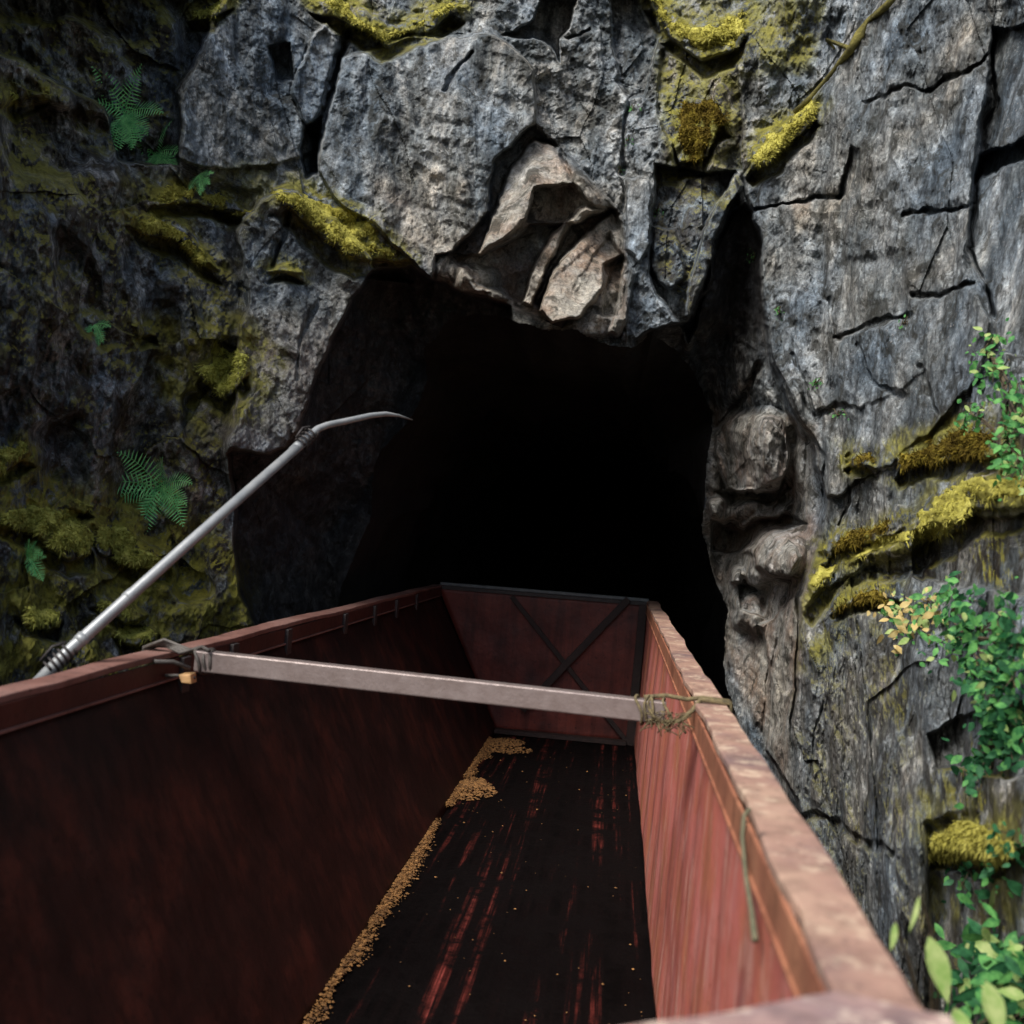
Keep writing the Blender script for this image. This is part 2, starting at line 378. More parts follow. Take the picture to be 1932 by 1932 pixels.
# warp for jagged outlines
WU = U + 20*chisel(SS*2.6, ZZ*2.6, 5, 40, 0.4, 1.3)
WV = V + 20*chisel(SS*2.6, ZZ*2.6, 5, 60, 1.1, 1.3)
def region(P, pad=40):
    xs = [p[0] for p in P]; ys = [p[1] for p in P]
    i0, i1 = np.searchsorted(ua, (min(xs)-pad, max(xs)+pad)); j0, j1 = np.searchsorted(va, (min(ys)-pad, max(ys)+pad))
    return slice(j0, j1), slice(i0, i1)
rough = np.ones(U.shape); soil_shade = np.zeros(U.shape); mossA = np.zeros(U.shape); tan = np.zeros(U.shape); mouth_shade = np.zeros(U.shape)
off = np.zeros(U.shape)
def setmap(A, P, val, soft=12):
    r = region(P, soft+20); d = sdf(WU[r], WV[r], P); k = sst(d, -soft, soft); A[r] = A[r]*(1-k)+val*k
def poly(P, o, gx=0, gy=0, soft=4, rgh=None):
    "gx, gy: metres per 100 px"
    r = region(P, soft+20); u, v = WU[r], WV[r]; d = sdf(u, v, P); k = sst(d, -soft, soft)
    uc = sum(p[0] for p in P)/len(P); vc = sum(p[1] for p in P)/len(P)
    off[r] += k*(o+gx*(u-uc)/100+gy*(v-vc)/100)
    if rgh is not None: rough[r] = rough[r]*(1-k)+rgh*k
def crack(L, wpx, dep):
    P = L; r = region(P, 40); u, v = WU[r], WV[r]; d = np.full(u.shape, 1e9)
    for (ax, ay), (bx, by) in zip(L[:-1], L[1:]):
        ex, ey = bx-ax, by-ay; t = np.clip(((u-ax)*ex+(v-ay)*ey)/(ex*ex+ey*ey), 0, 1)
        d = np.minimum(d, np.hypot(u-ax-t*ex, v-ay-t*ey))
    wv = wpx*(0.25+1.5*vn(SS[r]*6, ZZ[r]*6, 5)*vn(SS[r]*2, ZZ[r]*2, 6)*1.3)
    off[r] += 0.6*dep*(1-sst(d, wv*0.2, wv+1.5))
    off[r] += dep*0.22*(1-sst(d, 2, wpx*3.2))*(vn(SS[r]*5, ZZ[r]*5, 8)-0.15)
def shelf(P, amp, soft=5):
    r = region(P, soft+20); u, v = WU[r], WV[r]; d = sdf(u, v, P); k = sst(d, -soft, soft)
    v0 = min(p[1] for p in P); v1 = max(p[1] for p in P); t = np.clip((v-v0)/(v1-v0), 0, 1)
    off[r] -= amp*k*(0.25+0.75*t)
def bulge(uc, vc, ru, rv, amp):
    P = [(uc-ru, vc-rv), (uc+ru, vc+rv)]; r = region(P, 10)
    q = np.abs((WU[r]-uc)/ru)**2.8+np.abs((WV[r]-vc)/rv)**2.8; off[r] -= amp*np.clip(1-q, 0, 1)

# --- tunnel flanks (rock seen inside the mouth)
RI = [(1385,400),(1408,392),(1421,410),(1435,500),(1455,664),(1475,731),(1501,777),(1535,831),(1561,944),(1541,1027),(1521,1094),(1508,1177),(1508,1300),(1500,1500),(1530,1700),(1540,2700),(1200,2700),(1200,640),(1290,600),(1325,520)]
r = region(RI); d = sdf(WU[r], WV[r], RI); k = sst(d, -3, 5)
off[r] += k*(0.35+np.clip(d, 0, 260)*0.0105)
mouth_shade[r] = np.maximum(mouth_shade[r], k*sst(-WV[r], -800, -560)*0.85)  # right flank darker upward and inward: shade painted into the colour
mouth_shade[r] = np.maximum(mouth_shade[r], k*sst(d, 175, 240)*0.7)
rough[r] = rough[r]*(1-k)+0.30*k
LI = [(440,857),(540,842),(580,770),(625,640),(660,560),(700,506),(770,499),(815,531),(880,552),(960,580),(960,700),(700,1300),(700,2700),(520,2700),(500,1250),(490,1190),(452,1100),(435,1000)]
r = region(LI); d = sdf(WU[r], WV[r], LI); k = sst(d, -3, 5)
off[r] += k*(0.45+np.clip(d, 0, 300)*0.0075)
mouth_shade[r] = np.maximum(mouth_shade[r], k*0.80)  # left flank: shade painted over the whole face
rough[r] = rough[r]*(1-k)+0.9*k
# --- big slabs
SLAB_A = [(640,110),(700,95),(800,60),(930,70),(1000,130),(1011,222),(931,300),(921,400),(857,483),(824,487),(815,530),(770,490),(700,420),(640,385),(600,330),(595,240),(625,160)]
poly(SLAB_A, -0.22, rgh=0.42)
SLAB_UL = [(640,-60),(625,30),(570,100),(545,180),(592,290),(540,315),(420,315),(330,300),(330,200),(380,100),(430,-60)]
poly(SLAB_UL, -0.12, 0.03, rgh=0.55)
STRIP = [(610,33),(630,77),(597,213),(580,243),(567,227),(547,180),(573,100)]
poly(STRIP, -0.22, 0.15, 0, rgh=0.2)
crack([(650,60),(628,140),(607,220),(592,330)], 12, 0.5)
poly([(575,240),(600,225),(598,330),(575,345),(562,290)], 0.5)
poly([(497,95),(540,92),(552,160),(520,150)], 0.25)
poly([(-60,-60),(430,-60),(375,95),(330,180),(335,310),(225,300),(195,200),(60,120),(-60,100)], 0.55, rgh=1.3)
BLOCK_L = [(455,440),(490,370),(560,370),(640,420),(690,480),(705,506),(660,560),(625,640),(580,770),(540,842),(438,857),(450,780),(442,640),(460,560)]
poly(BLOCK_L, -0.42, 0.05, rgh=0.8)
crack([(545,400),(535,460),(520,500)], 9, 0.2); crack([(600,560),(570,640),(560,720)], 6, 0.12)
SLAB_R = [(1421,410),(1405,330),(1480,240),(1600,100),(1690,-60),(1864,-60),(1868,200),(1848,300),(1832,400),(1825,467),(1868,583),(1850,700),(1790,790),(1700,860),(1561,944),(1535,831),(1455,664)]
poly(SLAB_R, -0.20, rgh=0.50)
poly([(1868,60),(1990,40),(1990,700),(1900,660),(1868,583),(1825,467),(1838,350),(1852,310)], 0.22, 0.05, rgh=0.22)
poly([(1851,292),(1885,275),(1990,240),(1990,285),(1900,310),(1840,352)], 0.5)
crack([(1869,60),(1868,200),(1849,300),(1836,380),(1826,467),(1842,540),(1870,590)], 16, 0.5)
crack([(1420,405),(1480,385),(1540,378),(1590,372)], 6, 0.18)
poly([(1582,376),(1596,330),(1612,278),(1628,282),(1618,330),(1606,374)], 0.18, -0.5, 0)
crack([(1700,405),(1750,399),(1830,388)], 7, 0.2)
crack([(1748,172),(1775,155),(1805,137),(1868,98)], 9, 0.25)
crack([(1638,197),(1701,170),(1740,174)], 5, 0.12)
crack([(1721,548),(1781,557),(1831,533)], 7, 0.2)
crack([(1578,634),(1640,618),(1715,592)], 8, 0.2); crack([(1565,560),(1572,600),(1585,634)], 6, 0.12)
crack([(1740,700),(1755,760),(1770,790)], 7, 0.15)
crack([(1500,670),(1530,740),(1545,790),(1600,770)], 6, 0.12); crack([(1620,650),(1650,720),(1700,750)], 6, 0.12)
crack([(1535,831),(1560,870),(1555,940)], 6, 0.2); crack([(1600,860),(1610,940),(1590,990)], 7, 0.15)
poly([(1585,500),(1700,470),(1710,590),(1640,612),(1580,628)], 0.03, 0.03, rgh=0.2, soft=10)
poly([(1460,545),(1560,560),(1578,640),(1690,610),(1750,700),(1700,740),(1540,780),(1500,720)], -0.05)
# --- recesses and broken rock above the mouth
poly([(944,70),(1000,42),(1036,-30),(1100,-30),(1085,40),(1066,80),(1056,118),(1040,95),(1000,78)], 0.45, rgh=0.5)
crack([(1070,82),(1098,72),(1116,54)], 5, 0.2)
poly([(1151,-30),(1211,-30),(1240,60),(1215,180),(1190,188),(1164,150),(1158,60)], 0.35, rgh=1.3)
crack([(1190,190),(1185,280),(1172,350),(1166,400)], 6, 0.2)
crack([(838,165),(866,125),(895,102)], 7, 0.15)
poly([(1011,222),(931,300),(921,400),(857,483),(824,490),(815,531),(880,552),(1040,606),(1075,592),(1160,600),(1180,470),(1157,393),(1075,290)], 0.14, rgh=0.22)
OV = [(1011,240),(931,320),(921,410),(857,490),(818,535),(880,560),(1040,625),(1160,640),(1190,520),(1160,400),(1075,290)]
r = region(OV); k = sst(sdf(WU[r], WV[r], OV), -4, 8); off[r] += k*0.55*chisel(SS[r]/0.5, ZZ[r]/0.5, 4, 333, -0.55, 2.6, 0.42)   # hollow under the slab
poly([(1011,222),(931,300),(921,400),(857,483),(838,487),(905,480),(935,400),(962,318),(1011,258)], 0.16)
poly([(1011,235),(1057,268),(1054,277),(1035,258),(1012,258)], 0.2)
B1 = [(1011,260),(1057,268),(1081,340),(1040,345),(1011,353),(991,410),(904,480),(931,400),(961,317)]
poly(B1, -0.34, -0.10, -0.22)
poly([(1067,273),(1157,393),(1120,385),(1081,340)], -0.18, 0.1, 0)
poly([(1011,353),(1081,342),(1110,380),(1060,412),(1030,415),(991,412)], 0.10, 0, 0.10)
poly([(850,490),(905,482),(1000,425),(1065,413),(1012,500),(985,572),(900,545)], 0.28, 0.1, 0.1)
poly([(1075,408),(1057,463),(1003,575),(985,572),(1008,505),(1048,430)], -0.30, 0.40, -0.1)
poly([(1107,388),(1125,392),(1090,415),(1075,410)], -0.25)
poly([(1157,393),(1080,420),(1058,465),(1008,568),(1018,580),(1061,488),(1110,440)], 0.26, 0.0, 0.0)
G1 = [(1157,398),(1174,478),(1140,533),(1105,594),(1044,608),(1017,582),(1061,483),(1110,435)]
poly(G1, -0.36, 0.22, -0.20)
poly([(1150,440),(1174,478),(1140,533),(1105,594),(1075,600),(1095,520)], 0.07, 0.15, 0)
poly([(1140,500),(1178,480),(1188,520),(1165,600),(1135,600)], 0.30)
poly([(1180,500),(1200,520),(1180,600),(1164,640),(1147,630),(1160,570)], -0.30, 0.1, -0.1)
bulge(840, 510, 26, 30, 0.25); bulge(905, 530, 36, 28, 0.22); bulge(935, 560, 22, 16, 0.2); bulge(870, 525, 20, 22, 0.12)
poly([(1170,330),(1220,340),(1225,460),(1205,500),(1182,470)], -0.15, 0.1, rgh=0.3)
poly([(1232,310),(1385,322),(1400,392),(1340,490),(1310,600),(1295,640),(1240,545),(1228,520),(1222,440)], 0.42, rgh=1.1)
poly([(1383,325),(1402,352),(1348,460),(1336,525),(1303,592),(1286,588),(1300,520),(1330,438)], -0.55, 0.15, -0.05, rgh=0.3)
poly([(1225,420),(1262,430),(1290,520),(1262,545),(1232,515)], -0.2)
setmap(soil_shade, [(1230,330),(1300,120),(1390,120),(1410,300),(1380,420),(1300,600),(1230,500)], 0.75)
poly([(1245,80),(1390,60),(1400,320),(1290,320),(1250,220)], 0.12, rgh=1.1)
bulge(1297, 648, 16, 24, 0.3)
# --- lit lumps on the right flank
shelf([(1345,800),(1400,775),(1470,800),(1490,870),(1470,925),(1420,935),(1365,925),(1342,860)], 0.75)
poly([(1345,925),(1400,938),(1480,900),(1500,925),(1440,955),(1370,955)], 0.35)
shelf([(1326,925),(1370,945),(1440,955),(1500,950),(1470,975),(1400,990),(1370,972),(1330,980)], 0.45)
poly([(1330,975),(1400,995),(1490,965),(1520,990),(1460,1000),(1420,1030),(1340,1040)], 0.40)
shelf([(1395,1030),(1440,1005),(1490,1000),(1508,1060),(1495,1090),(1460,1092),(1425,1065)], 0.55)
shelf([(1380,1068),(1398,1070),(1400,1090),(1382,1092)], 0.35)
poly([(1400,1095),(1460,1095),(1440,1160),(1400,1150)], 0.4)
shelf([(1400,1110),(1440,1140),(1425,1200),(1395,1170)], 0.2)
bulge(1410, 862, 92, 98, 0.65); bulge(1375, 952, 55, 30, 0.5); bulge(1460, 1045, 62, 60, 0.75); bulge(1330, 900, 40, 110, 0.4); bulge(1392, 1078, 16, 18, 0.35); bulge(1410, 1150, 36, 50, 0.35)
bulge(1500, 830, 26, 120, 0.25); bulge(1380, 700, 40, 60, 0.25)
crack([(1430,690),(1390,760),(1350,800)], 10, 0.3)
poly([(1430,1180),(1505,1120),(1500,1500),(1440,1420),(1455,1300)], -0.35, 0.1, rgh=0.6)
crack([(1500,1080),(1470,1180),(1440,1300),(1430,1400)], 6, 0.15)
# --- lower right cliff
poly([(1515,1120),(1600,1060),(1720,1050),(2000,1000),(2000,2700),(1515,2700)], 0.0, soft=20, rgh=1.7)
crack([(1500,1540),(1560,1545),(1620,1580),(1680,1610)], 12, 0.25)
crack([(1560,1320),(1545,1400),(1520,1500)], 6, 0.10)
crack([(1640,1080),(1660,1075),(1715,1072)], 8, 0.2)
poly([(1715,1000),(1800,985),(1932,960),(2000,960),(2000,1110),(1800,1110),(1720,1085)], 0.35, rgh=1.3)
poly([(1750,1380),(1860,1340),(2000,1300),(2000,1470),(1840,1460),(1770,1450)], 0.35, rgh=1.2)
poly([(1750,1600),(2000,1600),(2000,2700),(1740,2700),(1740,1800)], 0.3, rgh=1.3)
setmap(soil_shade, [(1700,980),(2000,940),(2000,1110),(1720,1090)], 1.0)
setmap(soil_shade, [(1760,1400),(2100,1350),(2100,2700),(1640,2700),(1740,1700)], 0.9, 30)
setmap(soil_shade, [(1690,820),(2000,700),(2000,900),(1700,900)], 0.8, 20)
setmap(soil_shade, [(-1100,-1100),(380,-1100),(330,180),(340,320),(470,360),(450,500),(440,840),(440,1000),(490,1200),(490,2700),(-1100,2700)], 0.93, 30)  # left cliff: litter, plus deep shade painted in as dark colour
setmap(mossA, [(300,600),(470,600),(540,680),(500,780),(380,820),(300,740)], 0.8, 20)
setmap(mossA, [(-50,830),(480,1050),(500,1400),(-50,1400)], 1.0, 40)
setmap(mossA, [(240,330),(500,310),(480,440),(250,420)], 0.5, 20)
setmap(mossA, [(1230,0),(1560,0),(1520,120),(1390,140),(1370,310),(1270,310)], 0.7, 20)
setmap(mossA, [(1580,840),(1900,780),(1940,920),(1700,920)], 0.7, 20)
setmap(mossA, [(1510,1090),(1700,1090),(1600,1160),(1540,1260),(1505,1260)], 0.6, 14)
setmap(mossA, [(1740,1500),(2000,1500),(2000,1750),(1740,1750)], 0.5, 20)
setmap(tan, [(1011,230),(1157,393),(1180,480),(1180,640),(1040,610),(815,531),(857,483),(921,400),(935,300)], 1.0, 8)
setmap(tan, [(1490,385),(1525,385),(1520,430),(1500,440)], 0.9, 8)
setmap(tan, [(1340,760),(1540,800),(1540,1100),(1480,1500),(1350,1200),(1320,950)], 0.85, 15)
setmap(tan, [(455,580),(640,600),(560,850),(430,860)], 0.35, 15)
setmap(tan, [(700,330),(860,420),(820,520),(700,420)], 0.35, 15)
setmap(soil_shade, [(1500,1180),(1680,1150),(1760,1350),(1800,1560),(1800,2000),(1500,2000)], 0.5, 40)  # partly darker tone over the lower right rock
# moss ledges
MOSS = [
 ('Y', [(510,362),(560,355),(640,385),(700,420),(772,492),(720,486),(660,482),(620,457),(560,400)], 'largest yellow moss mat, sloping along the ledge above the upper left of the tunnel mouth'),
 ('Y', [(240,395),(300,400),(350,435),(415,502),(380,500),(320,455),(262,430)], 'bright yellow diagonal moss strip just below the arched moss ledge on the left cliff'),
 ('Y', [(285,368),(320,347),(380,350),(440,375),(475,400),(440,402),(370,383),(300,388)], 'arched yellow moss ledge directly under the blue green fern on the upper left cliff'),
 ('Y', [(508,512),(540,495),(569,508),(540,513)], 'tiny yellow moss cushion alone on the grey block left of the tunnel mouth'),
 ('Y', [(585,-10),(640,-10),(700,42),(730,58),(790,32),(850,-5),(875,12),(800,50),(722,84),(660,50)], 'v shaped hanging moss strip at the top edge above the big streaked slab'),
 ('Y', [(1212,-12),(1250,-12),(1268,28),(1300,48),(1345,42),(1400,18),(1404,60),(1388,85),(1320,105),(1262,66)], 'shaggy yellow moss mat at the top edge right of the dark gully'),
 ('B', [(1280,190),(1340,183),(1370,222),(1345,238),(1332,290),(1290,302),(1278,260)], 'brown and yellow moss clump hanging between the mossy root and the broken rock'),
 ('Y', [(1411,300),(1445,250),(1495,220),(1530,185),(1542,200),(1520,240),(1475,287),(1428,316)], 'yellow moss fan at the lower end of the mossy root'),
 ('Y', [(1520,1102),(1545,1060),(1600,1045),(1660,1005),(1720,985),(1760,930),(1830,895),(1932,900),(1960,935),(1850,955),(1790,1005),(1700,1035),(1640,1052),(1590,1070),(1532,1120)], 'long bright yellow moss ledge on the right cliff above the yellow leaved bush'),
 ('B', [(1545,1040),(1590,1003),(1660,985),(1700,965),(1690,990),(1620,1020),(1570,1050)], 'brownish moss band running along the top of the long yellow ledge'),
 ('B', [(1568,1140),(1640,1108),(1695,1108),(1695,1130),(1610,1142),(1575,1156)], 'thin brownish moss ledge below the long yellow one on the right cliff'),
 ('B', [(1690,865),(1750,826),(1850,798),(1885,818),(1872,860),(1760,872),(1700,884)], 'olive brown moss ledge on the right cliff beside the upper shrubs'),
 ('B', [(1598,862),(1640,853),(1655,875),(1612,880)], 'small brown moss tuft left of the olive brown ledge on the right cliff'),
 ('Y', [(1752,1562),(1800,1545),(1890,1552),(1905,1600),(1880,1625),(1820,1620),(1755,1615)], 'rounded yellow moss cushion low on the right cliff, right of the wagon rim'),
 ('D', [(-20,957),(60,950),(140,962),(178,1010),(170,1036),(130,1050),(90,1030),(60,1000),(-20,978)], 'large yellow green moss mat at the left edge, left of the grey pipe'),
 ('D', [(180,985),(240,983),(262,1028),(312,1042),(312,1072),(250,1072),(190,1037)], 'yellow green moss hump under the bright fern beside the grey pipe'),
 ('D', [(118,952),(145,934),(182,955),(165,967)], 'small round moss cushion on top of the large left moss mat'),
 ('D', [(-20,850),(40,832),(62,850),(-10,893)], 'moss patch cut by the left edge above the large moss mat'),
 ('D', [(25,1140),(120,1148),(112,1182),(50,1184)], 'dull moss patch low at the left edge, below the smallest fern'),
 ('D', [(165,1124),(220,1130),(272,1160),(240,1172),(190,1150)], 'dull moss strip beside the lower half of the grey pipe'),
 ('D', [(208,1182),(295,1178),(285,1212),(222,1212)], 'lowest dull moss patch just above the left rim of the wagon'),
 ('D', [(372,690),(420,650),(462,662),(472,702),(425,752),(390,722)], 'patchy thin moss beside the grey block halfway up the left cliff'),
 ('Y', [(248,612),(290,603),(302,624),(262,632)], 'small moss cushion halfway up the left cliff, right of the little green sprig'),
 ('D', [(-20,163),(50,175),(92,168),(30,197)], 'dull moss strip high at the dark left edge of the cliff'),
 ('D', [(352,22),(430,-6),(405,32),(362,38)], 'small moss patch at the top edge left of the bluish slab'),
]
for kd, P, lb in MOSS:
    ys = [p[1] for p in P]; hgt = max(ys)-min(ys)
    if kd != 'B' or P[0][0] > 1500: shelf(P, 0.14, 6)
    mossA_r = region(P, 60); dm_ = sdf(WU[mossA_r], WV[mossA_r], P); mossA[mossA_r] = np.maximum(mossA[mossA_r], 0.95*sst(dm_, -34, 4))
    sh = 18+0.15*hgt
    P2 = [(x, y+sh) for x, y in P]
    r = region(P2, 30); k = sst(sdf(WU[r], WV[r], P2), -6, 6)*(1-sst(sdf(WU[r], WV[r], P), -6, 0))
    off[r] += 0.22*k; soil_shade[r] = np.maximum(soil_shade[r], 0.8*k)  # under each ledge: a recess, and shade painted in with the dark tone
# --- procedural fracture
rw = 0.16
sx = SS+0.10*fbm(SS*1.3, ZZ*1.3, 3, 100); zx = ZZ+0.10*fbm(SS*1.3, ZZ*1.3, 3, 110)
nz = 0.16*fbm(SS/1.6, ZZ/2.2, 3, 120)*(0.4+0.6*rough)
nz += facet(sx/0.85, zx/1.6, 200, 0.20, 0.20)*rough*0.55
nz += facet(sx/0.24, zx/0.62, 210, 0.07, 0.08)*rough*0.5
nz += 0.42*chisel(SS/0.62, ZZ/0.62, 6, 215, 0.16, 2.6, 0.52)*(0.30+0.70*rough)
nz += 0.05*chisel(SS/0.11, ZZ/0.11, 3, 235, 0.3, 1.8)*(0.5+0.5*rough)
nz += 0.022*fbm(SS*14, ZZ*3.2, 4, 130) + 0.05*fbm(SS*4, ZZ*0.7, 3, 140)       # vertical fluting
nz += 0.034*fbm(SS*16, ZZ*11, 4, 150)*(0.15+0.95*rough)
nz += 0.10*fbm(SS*2.6, ZZ*2.6, 5, 160)*sst(rough, 0.7, 1.0)+0.05*np.abs(fbm(SS*6, ZZ*5, 4, 170))*rough
LZ = np.zeros(U.shape)
for P_ in ([(-1100,-1100),(360,-1100),(330,150),(330,310),(480,360),(450,500),(438,700),(436,860),(440,1000),(490,1200),(490,2700),(-1100,2700)], [(1700,960),(2100,900),(2100,1120),(1740,1120)], [(1745,1560),(2100,1480),(2100,2700),(1740,2700)]):
    setmap(LZ, P_, 1.0, 14)
sl_ = SS*0.86+ZZ*0.42; zl_ = ZZ*0.86-SS*0.42
wl1 = 0.16*fbm(sl_*1.6, zl_*1.6, 4, 610); wl2 = 0.16*fbm(sl_*1.6, zl_*1.6, 4, 620)
nl = facet((sl_+wl1)/1.1, (zl_+wl2)/0.7, 630, 0.30, 0.35)
nl += 0.75*chisel(SS/0.75, ZZ/0.75, 6, 640, 0.55, 1.6, 0.55)
nl += 0.10*chisel(SS/0.13, ZZ/0.13, 3, 655, 0.4, 1.3)
nl += 0.20*fbm(SS*1.1, ZZ*1.1, 3, 660)+0.07*fbm(SS*4, ZZ*4, 4, 665)+0.035*fbm(SS*16, ZZ*16, 4, 670)
CH = LZ.copy()
for P_, v_ in ((RI, 1.0), (LI, 1.0), (OV, 1.0), (SLAB_R, 0.3), (BLOCK_L, 0.35), ([(1515,1120),(1600,1060),(1720,1050),(2000,1000),(2000,2700),(1515,2700)], 0.35)): setmap(CH, P_, v_, 10)
r = region(RI); k = sst(sdf(WU[r], WV[r], RI), 6, 30); off[r] += k*0.5*chisel(SS[r]/0.5+RAY[..., 0][r]*6, ZZ[r]/0.5, 5, 930, 0.3, 1.5, 0.5)
cav = vn(sl_*1.5+wl1*2, zl_*2.3+wl2*2, 680); nl += 0.38*sst(cav, 0.66, 0.84)
mb_ = np.zeros(U.shape)
nz = nz*(1-LZ)+nl*0.62*LZ
scale = np.clip(D/8.0, 0.55, 1.1)
side = np.where(U < 430, sst(-U, -430, -150), 0)
Df = D + off*scale + nz*scale*(1.0+0.5*side)
Df = np.maximum(Df, 1.9)
def sampleD(u, v):
    i = np.clip(np.searchsorted(ua, u)-1, 0, len(ua)-2); j = np.clip(np.searchsorted(va, v)-1, 0, len(va)-2)
    fx = np.clip((u-ua[i])/(ua[i+1]-ua[i]), 0, 1); fy = np.clip((v-va[j])/(va[j+1]-va[j]), 0, 1)
    return (Df[j, i]*(1-fx)+Df[j, i+1]*fx)*(1-fy)+(Df[j+1, i]*(1-fx)+Df[j+1, i+1]*fx)*fy
HOLE = [(800,660),(850,600),(900,592),(1000,612),(1040,622),(1100,618),(1150,655),(1190,660),(1240,630),(1300,690),(1345,770),(1326,870),(1316,990),(1350,1100),(1372,1150),(1362,1250),(1400,1400),(1420,1500),(1420,2050),(600,2050),(600,1300),(640,1150),(690,980),(700,880),(770,790),(800,720)]
hs = sdf(WU, WV, HOLE)
PT = CAM + RAY*Df[..., None]
nv_, nu_ = U.shape
idx = np.arange(nv_*nu_).reshape(nv_, nu_)
q = np.stack([idx[:-1, :-1], idx[1:, :-1], idx[1:, 1:], idx[:-1, 1:]], -1).reshape(-1, 4)
inside = (hs > 0).ravel()
keep = ~(inside[q].all(1))
q = q[keep]
used = np.zeros(nv_*nu_, bool); used[q.ravel()] = True
remap = np.cumsum(used)-1
me = np_mesh('cliff', PT.reshape(-1, 3)[used], remap[q])
for nme, arr in (('chunk', CH), ('soil_shade', soil_shade), ('moss', mossA), ('tan', tan), ('mouth_shade', mouth_shade)): setattr_f(me, nme, arr.ravel()[used])
me.polygons.foreach_set('use_smooth', np.zeros(len(me.polygons), bool))
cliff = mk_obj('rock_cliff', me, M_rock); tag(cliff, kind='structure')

# tunnel bore: lofted from the edge of the mouth back into the hill
def resample(P, n):
    P = np.array(P+[P[0]], float); L = np.concatenate([[0], np.cumsum(np.hypot(*np.diff(P, axis=0).T))])
    t = np.linspace(0, L[-1], n, endpoint=False); return np.stack([np.interp(t, L, P[:, 0]), np.interp(t, L, P[:, 1])], -1)
hp = resample(HOLE, 220); hc = np.array([1030.0, 1250.0])
hp2 = hp+(hp-hc)/np.linalg.norm(hp-hc, axis=1)[:, None]*16
rd = rays(hp2[:, 0], hp2[:, 1]); d0 = sampleD(hp2[:, 0], hp2[:, 1])
ring0 = CAM+rd*(d0+0.10)[:, None]
rings = [ring0]; cen = np.array([-0.7, 2.2])
for kx, yy in enumerate(np.linspace(0.4, 24, 46)):
    tt = min(1, yy/3.0)
    R = ring0.copy(); ang = np.arctan2(R[:, 2]-cen[1], R[:, 0]-cen[0])
    prof = np.stack([cen[0]+2.15*np.sign(np.cos(ang))*np.abs(np.cos(ang))**0.7, cen[1]+np.where(np.sin(ang) > 0, 3.3, 2.3)*np.sign(np.sin(ang))*np.abs(np.sin(ang))**0.75], -1)
    nn = 1+0.16*fbm(ang*3+5, np.full_like(ang, yy*1.1), 4, 300)+0.05*fbm(ang*14, np.full_like(ang, yy*4), 2, 310)
    prof = cen+(prof-cen)*nn[:, None]
    R[:, 0] = R[:, 0]*(1-tt)+prof[:, 0]*tt; R[:, 2] = R[:, 2]*(1-tt)+prof[:, 1]*tt
    R[:, 1] = ring0[:, 1]*(1-tt)+10.5*tt+yy
    rings.append(R)
RV = np.concatenate(rings); n = 220; qs = []
for i in range(len(rings)-1):
    a = np.arange(n)+i*n; b = (np.arange(n)+1) % n+i*n
    qs.append(np.stack([a, b, b+n, a+n], -1))
me = np_mesh('tunnel_bore', RV, np.concatenate(qs))
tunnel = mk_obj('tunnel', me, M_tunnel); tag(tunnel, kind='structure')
tc = MB(); tc.box((-6, 33.9, -2), (5, 34.3, 9)); tag(tc.build('tunnel_back', M_tunnel), kind='structure')
# unseen rock walls beside and behind the viewpoint, added to shape the light
def unseen_wall(name, x, y0, y1, h, sgn, seed):
    ys = np.linspace(y0, y1, 120); zs = np.linspace(-0.5, h, 60); Yg, Zg = np.meshgrid(ys, zs)
    dsp = 0.5*fbm(Yg*0.5, Zg*0.5, 4, seed)+facet(Yg/0.7, Zg/1.1, seed+20, 0.35, 0.3, 0.08)
    X = x+sgn*(dsp+0.12*Zg)
    vv = np.stack([X, Yg, Zg], -1).reshape(-1, 3); ii = np.arange(7200).reshape(60, 120)
    qq = np.stack([ii[:-1, :-1], ii[1:, :-1], ii[1:, 1:], ii[:-1, 1:]], -1).reshape(-1, 4)
    me = np_mesh(name, vv, qq); setattr_f(me, 'soil_shade', np.full(7200, 0.9)); setattr_f(me, 'moss', np.full(7200, 0.5))
    o = mk_obj(name, me, M_rock); tag(o, kind='structure'); return o
unseen_wall('unseen_wall_left', -3.7, 3.6, -12, 3.6, -1, 400)
unseen_wall('unseen_wall_right', 2.3, 2.9, -12, 6.5, 1, 450)

